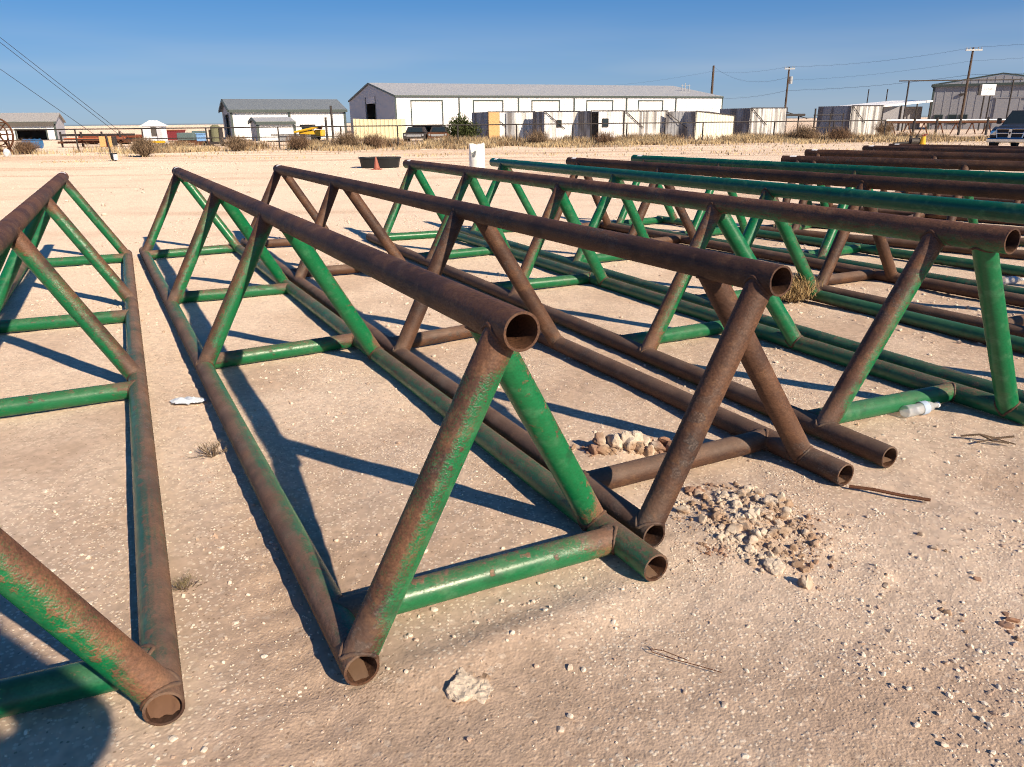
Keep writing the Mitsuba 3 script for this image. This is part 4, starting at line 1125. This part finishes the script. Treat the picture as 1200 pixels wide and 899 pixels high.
def hull(*p):
    return trimesh.convex.convex_hull(np.array(p, float))
def sym(p):
    return [(xm + s * a, b, c) for a, b, c in p for s in (-1, 1)]
obj('body', hull(*sym([(0.96, yf + 0.35, 0.48), (0.99, yf + 0.55, 0.90), (0.90, yf + 0.30, 0.86), (0.97, yf + 1.0, 1.10), (0.98, yf + 5.6, 1.08), (0.98, yf + 5.6, 0.50), (0.99, yf + 1.5, 0.48)])), 'truck_blue', tkp)
obj('hood', hull(*sym([(0.60, yf + 0.14, 1.00), (0.80, yf + 0.22, 0.95), (0.86, yf + 0.40, 1.00), (0.88, yf + 1.7, 1.16), (0.55, yf + 0.40, 1.13), (0.60, yf + 1.7, 1.24)])), 'truck_blue', tkp, smooth=50)
gr = obj('grille', hull(*sym([(0.60, yf + 0.10, 0.98), (0.52, yf + 0.06, 0.60), (0.60, yf + 0.3, 0.98), (0.52, yf + 0.3, 0.60)])), 'rubber', tkp)
obj('cross_bar', cat_([rbx(xm - 0.58, xm + 0.58, yf + 0.03, yf + 0.09, 0.77, 0.82, 0.01), rbx(xm - 0.07, xm + 0.07, yf + 0.02, yf + 0.09, 0.58, 1.0, 0.01)]), 'chrome', gr)
obj('surround', cat_([cyl((xm - 0.60, yf + 0.08, 1.0), (xm + 0.60, yf + 0.08, 1.0), 0.03, 8), cyl((xm - 0.62, yf + 0.09, 0.99), (xm - 0.54, yf + 0.05, 0.58), 0.03, 8), cyl((xm + 0.62, yf + 0.09, 0.99), (xm + 0.54, yf + 0.05, 0.58), 0.03, 8), cyl((xm - 0.54, yf + 0.05, 0.58), (xm + 0.54, yf + 0.05, 0.58), 0.03, 8)]), 'chrome', gr)
obj('emblem', hull((xm - 0.055, yf + 0.0, 0.86), (xm + 0.055, yf + 0.0, 0.86), (xm, yf + 0.0, 0.72), (xm - 0.055, yf + 0.03, 0.86), (xm + 0.055, yf + 0.03, 0.86), (xm, yf + 0.03, 0.72)), 'dark_steel', gr)
for s in (-1, 1):
    obj('headlight', hull(*[(xm + s * a, b, c) for a, b, c in ((0.65, yf + 0.13, 0.92), (0.93, yf + 0.34, 0.90), (0.64, yf + 0.12, 0.70), (0.93, yf + 0.30, 0.72), (0.65, yf + 0.4, 0.92), (0.93, yf + 0.5, 0.90), (0.64, yf + 0.4, 0.70), (0.93, yf + 0.5, 0.72))]), 'chrome', tkp)
    obj('mirror', rbx(xm + s * 1.12 - 0.11, xm + s * 1.12 + 0.11, yf + 2.0, yf + 2.1, 1.22, 1.5, 0.03), 'black_plastic', tkp)
    for yy in (yf + 1.0, yf + 4.6):
        w_ = obj('wheel', cyl((xm + s * 0.75, yy, 0.39), (xm + s * 1.0, yy, 0.39), 0.39, 20), 'rubber', tkp)
        obj('rim', cyl((xm + s * 0.99, yy, 0.39), (xm + s * 1.012, yy, 0.39), 0.23, 16), 'chrome', w_)
obj('bumper', rbx(xm - 0.98, xm + 0.98, yf - 0.05, yf + 0.30, 0.36, 0.57, 0.05), 'chrome', tkp)
cb = obj('cab', hull(*sym([(0.93, yf + 1.72, 1.10), (0.72, yf + 2.45, 1.86), (0.72, yf + 3.6, 1.86), (0.92, yf + 3.9, 1.10)])), 'truck_blue', tkp)
obj('windscreen', hull(*sym([(0.84, yf + 1.76, 1.20), (0.68, yf + 2.36, 1.79), (0.84, yf + 1.70, 1.20), (0.68, yf + 2.32, 1.81)])), 'dark_glass', cb)
obj('bed', hull(*sym([(0.98, yf + 3.95, 0.6), (0.98, yf + 5.65, 0.6), (0.98, yf + 3.95, 1.18), (0.98, yf + 5.65, 1.18)])), 'truck_blue', tkp)
obj = obj_

# ------------------------------------------------------------------ plants


def blades(pts, h, w, lean, cols, R):
    """One upright triangle-strip blade per point; returns mesh and vertex colours."""
    n = len(pts)
    a = R.uniform(0, 2 * PI, n)
    la = R.uniform(0, 2 * PI, n)
    ln_ = lean * R.uniform(0.2, 1.0, n) * h
    wx, wy = np.cos(a) * w / 2, np.sin(a) * w / 2
    tip = pts + np.stack([np.cos(la) * ln_, np.sin(la) * ln_, h], 1)
    mid = pts + np.stack([np.cos(la) * ln_ * 0.3, np.sin(la) * ln_ * 0.3, h * 0.55], 1)
    o = np.stack([wx, wy, wx * 0], 1)
    v = np.stack([pts - o, pts + o, mid - o * 0.8, mid + o * 0.8, tip], 1).reshape(-1, 3)
    b = np.arange(n)[:, None] * 5
    f = np.concatenate([b + [0, 1, 3], b + [0, 3, 2], b + [2, 3, 4]], 0)
    return trimesh.Trimesh(v, f, process=False), np.repeat(cols, 5, 0)


R = np.random.default_rng(21)
N = 52000
gxs = R.uniform(-36, 34, N * 3)
gd = R.normal(0, 1, N * 3)
gys = FY(gxs) - 1.0 + gd * 2.0
left_thin = np.clip((gxs + 25) / 6, 0.10, 1.0)
den = meshkit.fbm(np.stack([gxs * 0.45, gys * 0.5, gxs * 0], -1), 3, 4)
keep = R.uniform(0, 1, N * 3) < np.clip((den - 0.43) * 5.5, 0.02, 1) * left_thin
gxs, gys, den = gxs[keep][:N], gys[keep][:N], den[keep][:N]
tall = meshkit.noise(np.stack([gxs * 0.5, gys * 0.8, gxs * 0 + 3], -1))
behind = np.clip((gys - FY(gxs) + 1.6) / 2.0, 0, 1)
gh = (0.18 + 0.62 * den) * R.uniform(0.4, 1.0, len(gxs)) * (0.65 + 0.65 * behind)
straw, brown, grey = np.array([0.62, 0.48, 0.28]), np.array([0.26, 0.17, 0.10]), np.array([0.33, 0.29, 0.22])
mixv = np.clip(tall * 1.3 - 0.32 + 0.35 * behind + R.normal(0, 0.18, len(gxs)), 0, 1)[:, None]
gc_ = straw * (1 - mixv) + brown * mixv
gk = R.uniform(0, 1, (len(gxs), 1)) < 0.15
gc_ = np.where(gk, grey, gc_) * R.uniform(0.75, 1.2, (len(gxs), 1))
gm_, gcol = blades(np.stack([gxs, gys, gxs * 0 - 0.02], 1), gh, R.uniform(0.02, 0.06, len(gxs)), 0.5, gc_, R)
obj('dry_grass', gm_, 'vertex_paint', smooth=False, color=gcol, kind='stuff', label='strip of dry straw coloured grass and weeds along the fence')
# thin far grass in front on the left and scattered over the yard's far edge
N = 9000
sx, sy = R.uniform(-34, 40, N), R.uniform(36, 52, N)
d_ = meshkit.fbm(np.stack([sx * 0.25, sy * 0.6, sx * 0 + 5], -1), 3, 8)
ok = (R.uniform(0, 1, N) < np.clip((d_ - 0.52) * 6, 0, 1)) & (sy < FY(sx) - 1)
sx, sy = sx[ok], sy[ok]
m_, c_ = blades(np.stack([sx, sy, sx * 0 - 0.02], 1), R.uniform(0.04, 0.16, len(sx)), R.uniform(0.03, 0.08, len(sx)), 0.8, straw * R.uniform(0.7, 1.1, (len(sx), 1)), R)
obj('grass_tufts', m_, 'vertex_paint', color=c_, kind='stuff', label='sparse dry grass tufts on the far sand')


def shrub(label, x, y, w, h, n, col, seed, name='dry_shrub', cat='shrub', leaf=0.05, leafy=0.0, group=None, z=0.0, fol=6):
    R = np.random.default_rng(seed)
    k = thing(name, label, cat, group)
    st, tips, dirs_ = [], [], []
    for i in range(n):
        a, e = R.uniform(0, 2 * PI), R.uniform(0.05, 1.0) ** 0.7
        L_ = R.uniform(0.6, 1.0)
        p = [(x + R.normal(0, w * 0.05), y + R.normal(0, w * 0.05), z - 0.02)]
        d = np.array([math.cos(a) * w / 2 * (1.05 - 0.75 * e), math.sin(a) * w / 2 * (1.05 - 0.75 * e), h * (0.35 + 0.65 * e)]) * L_
        for t in (0.35, 0.7, 1.0):
            p.append(np.array(p[0]) + d * np.array([t, t, t ** 0.8]) + R.normal(0, 0.035 * h, 3) * t)
        st.append(tube_path(p, (0.004 + 0.003 * h) * min(1.0, 0.18 + w), 3))
        tips += [np.array(q) for q in p[1:]]
        dirs_ += [d] * 3
    obj('stems', cat_(st), 'bark', k, kind='stuff')
    tips = np.array(tips)
    m_ = int(len(tips) * (fol + leafy * 10))
    pp = tips[R.integers(0, len(tips), m_)] + R.normal(0, 0.07, (m_, 3)) * np.array([w, w, h])
    pp[:, 2] = np.maximum(pp[:, 2], z + 0.02)
    cc = np.array(col) * R.uniform(0.55, 1.4, (m_, 1))
    g, gc2 = blades(pp, R.uniform(0.5, 1.3, m_) * leaf * (1.0 if leafy else 2.2), R.uniform(0.5, 1.0, m_) * leaf * (0.6 if leafy else 0.18), 1.3, cc, R)
    obj('foliage', g, 'vertex_paint', k, color=gc2, kind='stuff')
    return k


shrub('green leafy bush left of the shelter with the plywood panel', -3.7, 63.0, 3.0, 2.1, 44, (0.060, 0.075, 0.030), 5, name='green_bush', cat='bush', leaf=0.15, leafy=3.2)
for i, (x, y, w, h, n, lab) in enumerate((
        (-19.4, 42.0, 1.5, 0.88, 260, 'round grey brown tumbleweed shrub in front of the fence, behind the small bucket'),
        (-29.0, 47.6, 1.6, 0.75, 120, 'grey brown shrub near the left edge, right of the rusty reel'),
        (-17.0, 49.5, 2.2, 0.85, 140, 'brown shrub in front of the fence left of the olive tank'),
        (-13.4, 50.2, 2.2, 0.9, 140, 'reddish brown shrub in front of the fence, below the small white shed'),
        (-10.6, 51.6, 2.6, 1.1, 150, 'tall brown weed clump below the cream panel box'),
        (-8.8, 51.4, 2.0, 0.95, 120, 'brown weed clump right of the cream panel box'),
        (1.9, 53.0, 2.2, 1.0, 120, 'brown weed clump before the shelter with the plywood panel'),
        (6.5, 54.0, 2.0, 0.8, 100, 'brown weed clump before the shelter with the doorway'),
        (21.0, 56.6, 2.8, 1.15, 170, 'dark brown shrub in the gap between the streaky shelters'),
        (23.6, 56.8, 2.4, 0.95, 140, 'brown shrub at the right end of the fence'),
        (34.0, 72.0, 2.6, 1.3, 150, 'round brown shrub before the lone streaky shelter at the right'))):
    shrub(lab, x, y, w, h, n, ((0.24, 0.17, 0.11), (0.20, 0.13, 0.085))[i % 2], 30 + i, group='dry shrubs along the fence', leaf=0.11)
shrub('straw coloured tumbleweed lodged against the green base pipe', 2.60, 6.86, 0.50, 0.25, 190, (0.42, 0.30, 0.15), 60, name='tumbleweed', cat='tumbleweed', leaf=0.035)
shrub('small dry weed sprig beside the nearest base pipe, left', -1.55, 3.56, 0.26, 0.075, 26, (0.25, 0.20, 0.13), 61, name='weed_sprig', cat='weed', leaf=0.012, fol=2.0)
shrub('small dry weed sprig between the two left frames, lower one', -1.20, 2.37, 0.12, 0.055, 26, (0.26, 0.21, 0.12), 62, name='weed_sprig', cat='weed', leaf=0.010, fol=2.5)

# ------------------------------------------------------------------ rocks, litter
R = np.random.default_rng(77)
n_pile = 0
for i in range(185):
    a, q = R.uniform(0, 2 * PI), R.uniform(0, 1) ** 0.65
    x = 0.98 + q * (0.28 * math.cos(a) + 0.05 * math.sin(a))
    y = 2.80 + q * (0.36 * math.sin(a) - 0.12 * math.cos(a))
    r = 0.010 + 0.020 * R.uniform(0, 1) ** 2.0
    z = float(ground_z(np.array([x]), np.array([y]))[0]) + r * R.uniform(0.1, 0.6)
    m = rock_mesh(r, 2000 + i, 2 if r > 0.016 else 1, 0.6, 0.8)
    m.apply_translation((x, y, z))
    obj('rock', m, 'rock', smooth=False, label='pale broken rock in the heap by the brown frame', cat='rock', group='broken rocks in the large heap')
for i in range(70):
    x, y = 0.61 + R.normal(0, 0.105), 3.545 + R.normal(0, 0.045)
    r = 0.012 + 0.040 * R.uniform(0, 1) ** 1.8
    z = float(ground_z(np.array([x]), np.array([y]))[0]) + r * R.uniform(0.2, 0.7)
    m = rock_mesh(r, 3000 + i, 2, 0.6, 0.85)
    m.apply_translation((x, y, z))
    obj('rock', m, 'rock', smooth=False, label='pale rock banked behind the rusty near cross bar', cat='rock', group='rocks banked behind the rusty cross bar')
for i in range(28):
    x, y = R.uniform(1.15, 1.75), R.uniform(2.0, 2.75)
    r = 0.008 + 0.016 * R.uniform(0, 1) ** 2
    z = float(ground_z(np.array([x]), np.array([y]))[0]) + r * 0.15
    m = rock_mesh(r, 3500 + i, 2, 0.6, 0.75)
    m.apply_translation((x, y, z))
    obj('rock', m, 'rock', smooth=False, label='loose stone on the sand at the lower right', cat='rock', group='loose stones at the lower right')
for x, y, r, fl, lab in ((-0.12, 1.86, 0.082, 0.36, 'largest flat pale rock half buried in the near sand'), (0.98, 2.46, 0.04, 0.7, 'brownish rock lying below the rock heap'), (1.06, 2.35, 0.034, 0.9, 'grey rock lowest below the rock heap'),
                         (-0.45, 2.72, 0.022, 0.9, 'dark shadowed stone between the braces of the nearest frame'), (0.17, 1.93, 0.014, 0.8, 'small pale stone right of the flat half buried rock')):
    m = rock_mesh(r, int(r * 1e5), 3 if fl > 0.4 else 4, 0.7, fl)
    if fl < 0.4:
        vv = np.array(m.vertices)
        m.vertices = vv * (1 + 0.5 * (meshkit.fbm(vv * 30 + 5, 4, 3) - 0.5))[:, None] + np.stack([vv[:, 0] * 0, vv[:, 0] * 0, 0.034 * (meshkit.fbm(vv * 42, 4, 8) - 0.5)], 1)
    m.apply_translation((x, y, float(ground_z(np.array([x]), np.array([y]))[0]) + r * (0.12 if fl > 0.4 else -0.10)))
    obj('rock', m, 'rock', smooth=False, label=lab, cat='rock')

obj('bent_wire', tube_path([(0.535, 1.935, 0.012), (0.47, 1.975, 0.015), (0.43, 1.990, 0.012), (0.435, 1.978, 0.008), (0.50, 1.945, 0.006), (0.57, 1.915, 0.005), (0.63, 1.885, 0.005)], 0.0014, 6), 'rust_plain', label='thin bent rusty wire on the near sand', cat='wire')
obj('rusty_strip', cat_([tube_path([(1.53, 3.09, 0.014), (1.62, 3.045, 0.02), (1.72, 3.0, 0.014), (1.83, 2.955, 0.012)], 0.0075, 6)]), 'rust_plain', label='rusty bar lying on the sand right of the brown frame', cat='bar')
obj('dry_twig', cat_([tube_path([(2.36, 3.66, 0.01), (2.44, 3.63, 0.03), (2.52, 3.62, 0.012), (2.60, 3.60, 0.03)], 0.006, 5), tube_path([(2.44, 3.63, 0.03), (2.48, 3.58, 0.015), (2.55, 3.56, 0.01)], 0.005, 5), tube_path([(2.40, 3.58, 0.008), (2.50, 3.60, 0.02), (2.58, 3.55, 0.008)], 0.004, 5)]), 'bark', label='dark dry twig on the sand by the right edge', cat='twig')


def bottle(label, p, ang, L=0.21, r=0.033, seed=1):
    k = thing('plastic_bottle', label, 'bottle')
    prof = [(0.0, 0.0), (r * 0.9, 0.0), (r, 0.01), (r, L * 0.30), (r * 0.9, L * 0.36), (r, L * 0.42), (r, L * 0.62), (r * 0.72, L * 0.78), (r * 0.42, L * 0.88), (r * 0.40, L * 0.95)]
    m = trimesh.creation.revolve(np.array(prof), sections=24)
    v = np.array(m.vertices)
    v[:, :2] *= (1 - 0.22 * meshkit.noise(v * 22 + seed))[:, None]
    M = trimesh.transformations.translation_matrix(p) @ trimesh.transformations.rotation_matrix(ang, (0, 0, 1)) @ trimesh.transformations.rotation_matrix(PI / 2, (0, 1, 0))
    m = trimesh.Trimesh(v, m.faces, process=False)
    m.apply_transform(M)
    obj('body', m, 'clear_plastic', k, smooth=True)
    c = cyl((0, 0, L * 0.951), (0, 0, L), r * 0.44, 12)
    c.apply_transform(M)
    obj('cap', c, 'paint_white', k)
    lb = trimesh.creation.revolve(np.array([(r * 0.99, L * 0.44), (r * 1.0, L * 0.61)]), sections=24)
    lv = np.array(lb.vertices)
    lb = trimesh.Trimesh(lv, lb.faces, process=False)
    lb.apply_transform(M)
    obj('wrapper', lb, 'wrapper_blue', k, smooth=True)
    return k


bottle('crushed clear water bottle under the green near cross bar, right', (2.21, 3.96, 0.030), 0.42, 0.27, 0.04, 3)
bottle('clear plastic bottle lying at the right edge among the base pipes', (4.95, 7.5, 0.035), 0.25, 0.24, 0.038, 9)
g_ = np.linspace(-1, 1, 26)
GX, GY = np.meshgrid(g_, g_, indexing='ij')
q = np.stack([GX * 3 + 5, GY * 3, GX * 0], -1)
GZ = 0.004 + 0.055 * np.clip(meshkit.fbm(q, 3, 3) - 0.25, 0, 1) * np.clip(1.15 - GX ** 2 - GY ** 2, 0, 1)
v_ = np.stack([-2.0 + GX * 0.11 + 0.03 * meshkit.noise(q + 9), 4.32 + GY * 0.075, GZ], -1).reshape(-1, 3)
i_ = np.arange(26 * 26).reshape(26, 26)
f_ = np.stack([i_[:-1, :-1], i_[1:, :-1], i_[1:, 1:], i_[:-1, 1:]], -1).reshape(-1, 4)
keep_ = ((GX ** 2 + GY ** 2 * 1.3 + 0.3 * (meshkit.noise(q * 1.5) - 0.5)) < 0.95)[:-1, :-1].reshape(-1)
obj('plastic_wrapper', (v_, f_[keep_]), 'film_plastic', smooth=True, label='crumpled clear plastic wrapper on the sand between the left frames', cat='wrapper')

# ------------------------------------------------------------------ the person who takes the picture (only the shadow is in view)
pe = thing('person', 'person with raised arms whose shadow falls at the lower left', 'person')


def chain(bones):
    """One skin over bones ((p, r), (q, s)): hulls of spheres, joined and smoothed."""
    tot = m3.Manifold()
    for (p, r), (q_, s) in bones:
        a = m3.Manifold.sphere(r, 20).translate(tuple(map(float, p)))
        b = m3.Manifold.sphere(s, 20).translate(tuple(map(float, q_)))
        tot += m3.Manifold.batch_hull([a, b])
    mm = tot.refine_to_length(0.03).to_mesh()
    t = trimesh.Trimesh(mm.vert_properties[:, :3], mm.tri_verts, process=True)
    trimesh.smoothing.filter_taubin(t, iterations=12)
    return t


PX, PY = 0.20, -0.33      # where the person stands
S = lambda x, y, z: np.array([PX + x, PY + y, z])
torso = [((S(s_ * 0.08, 0, 1.0), 0.125), (S(s_ * 0.10, 0, 1.36), 0.125)) for s_ in (-1, 1)] + [((S(-0.10, 0, 0.98), 0.135), (S(0.10, 0, 0.98), 0.135)), ((S(0, 0, 1.0), 0.15), (S(0, 0, 1.28), 0.15)), ((S(-0.12, 0, 1.30), 0.12), (S(0.12, 0, 1.30), 0.12)),
         ((S(-0.18, 0, 1.44), 0.065), (S(0.18, 0, 1.44), 0.065)), ((S(0, 0, 1.30), 0.14), (S(0, 0, 1.46), 0.07)), ((S(0, 0, 1.46), 0.065), (S(0, 0.02, 1.54), 0.06))]
arm = lambda sh, el, wr: [((sh, 0.105), (el, 0.100)), ((el, 0.096), (wr, 0.080))]
rs, re, rw = S(0.20, 0, 1.47), S(0.245, 0.07, 1.50), S(-0.075, 0.245, 1.60)
ls, le, lw = S(-0.20, 0, 1.43), S(-0.40, 0.13, 1.32), S(-0.32, 0.27, 1.55)
body = chain(torso + arm(rs, re, rw) + arm(ls, le, lw))
obj('jacket', body, 'jacket', pe, smooth=True)
legs = chain([((S(-0.09, 0, 0.95), 0.12), (S(0.09, 0, 0.95), 0.12))] + [b for s in (-1, 1) for b in (((S(s * 0.10, 0, 0.93), 0.095), (S(s * 0.12, 0.01, 0.50), 0.065)), ((S(s * 0.12, 0.01, 0.50), 0.062), (S(s * 0.13, -0.02, 0.10), 0.045)))])
obj('jeans', legs, 'denim', pe, smooth=True)
for s in (-1, 1):
    obj('boot', chain([((S(s * 0.13, -0.05, 0.055), 0.05), (S(s * 0.14, 0.14, 0.045), 0.042)), ((S(s * 0.13, -0.03, 0.06), 0.05), (S(s * 0.13, -0.02, 0.16), 0.052))]), 'rubber', pe, smooth=True)
hc = S(0, 0.04, 1.67)
hd = m3.Manifold.batch_hull([m3.Manifold.sphere(0.085, 24).translate(tuple(hc + [0, -0.01, 0.02])), m3.Manifold.sphere(0.060, 24).translate(tuple(hc + [0, 0.025, -0.065]))])
hd += m3.Manifold.batch_hull([m3.Manifold.sphere(0.012, 10).translate(tuple(hc + [0, 0.085, 0.01])), m3.Manifold.sphere(0.018, 10).translate(tuple(hc + [0, 0.092, -0.025]))])
for s in (-1, 1):
    hd += m3.Manifold.sphere(0.026, 12).scale((0.4, 0.8, 1.2)).translate(tuple(hc + [s * 0.086, -0.01, -0.01]))
hm = hd.refine_to_length(0.012).to_mesh()
ht = trimesh.Trimesh(hm.vert_properties[:, :3], hm.tri_verts, process=True)
trimesh.smoothing.filter_taubin(ht, iterations=6)
hk = obj('head', ht, 'skin', pe, smooth=True)
for s in (-1, 1):
    e = trimesh.creation.icosphere(subdivisions=2, radius=0.011)
    e.apply_translation(hc + [s * 0.030, 0.074, 0.015])
    obj('eye', e, 'paint_white', hk, smooth=True)
mo = trimesh.creation.icosphere(subdivisions=2, radius=1.0)
mo.apply_scale((0.022, 0.006, 0.006))
mo.apply_translation(hc + [0, 0.086, -0.058])
obj('mouth', mo, 'red', hk, smooth=True)
cp = trimesh.creation.icosphere(subdivisions=3, radius=1.0)
cv = np.array(cp.vertices)
cv = cv * [0.098, 0.112, 0.085]
cv[:, 2] = np.maximum(cv[:, 2], 0.0)
cp = trimesh.Trimesh(cv + hc + [0, -0.008, 0.045], cp.faces, process=False)
brim = cyl(hc + [0, 0.085, 0.048], hc + [0, 0.085, 0.056], 0.085, 24)
obj('cap', cat_([cp, brim]), 'cap', pe, smooth=30)


def hand(w, side):
    """Palm and five curled fingers; the fingers hold the phone's edge."""
    f = np.array([-side * 0.25, 0.75, 0.55]); f /= np.linalg.norm(f)
    x = np.array([0, -0.59, 0.80])
    n = np.cross(f, x)
    bones = [((w, 0.027), (w + f * 0.03, 0.026))]
    for i in range(4):
        k0 = w + f * 0.075 + x * (0.030 - 0.020 * i)
        bones.append(((w + f * 0.015 + x * (0.016 - 0.011 * i), 0.015), (k0, 0.0105)))
        L_ = (0.036, 0.041, 0.038, 0.030)[i]
        k1 = k0 + f * L_ * 0.8 - n * side * L_ * 0.5
        k2 = k1 + f * L_ * 0.2 - n * side * L_ * 0.6
        bones += [((k0, 0.0105), (k1, 0.0092)), ((k1, 0.0092), (k2, 0.008))]
    t0 = w + f * 0.02 + x * 0.024
    t1 = t0 + x * 0.032 + f * 0.022
    bones += [((t0, 0.014), (t1, 0.0115)), ((t1, 0.0115), (t1 + f * 0.032 - n * side * 0.012, 0.009))]
    tot = m3.Manifold()
    for (p, r), (q_, s) in bones:
        tot += m3.Manifold.batch_hull([m3.Manifold.sphere(r, 12).translate(tuple(map(float, p))), m3.Manifold.sphere(s, 12).translate(tuple(map(float, q_)))])
    mm = tot.refine_to_length(0.005).to_mesh()
    t = trimesh.Trimesh(mm.vert_properties[:, :3], mm.tri_verts, process=True)
    trimesh.smoothing.filter_taubin(t, iterations=4)
    return t


obj('hand', hand(rw + [0, 0.02, 0.02], 1), 'skin', pe, smooth=True)
obj('hand', hand(lw + [0, 0.02, 0.02], -1), 'skin', pe, smooth=True)
ph = thing('phone', 'dark phone held up by the person taking the picture', 'phone')
obj('body', rbx(-0.095, 0.062, -0.034, -0.026, 1.56, 1.635, 0.003), 'black_plastic', ph)
obj('screen', bx(-0.09, 0.057, -0.0352, -0.0341, 1.564, 1.631), 'dark_glass', ph)
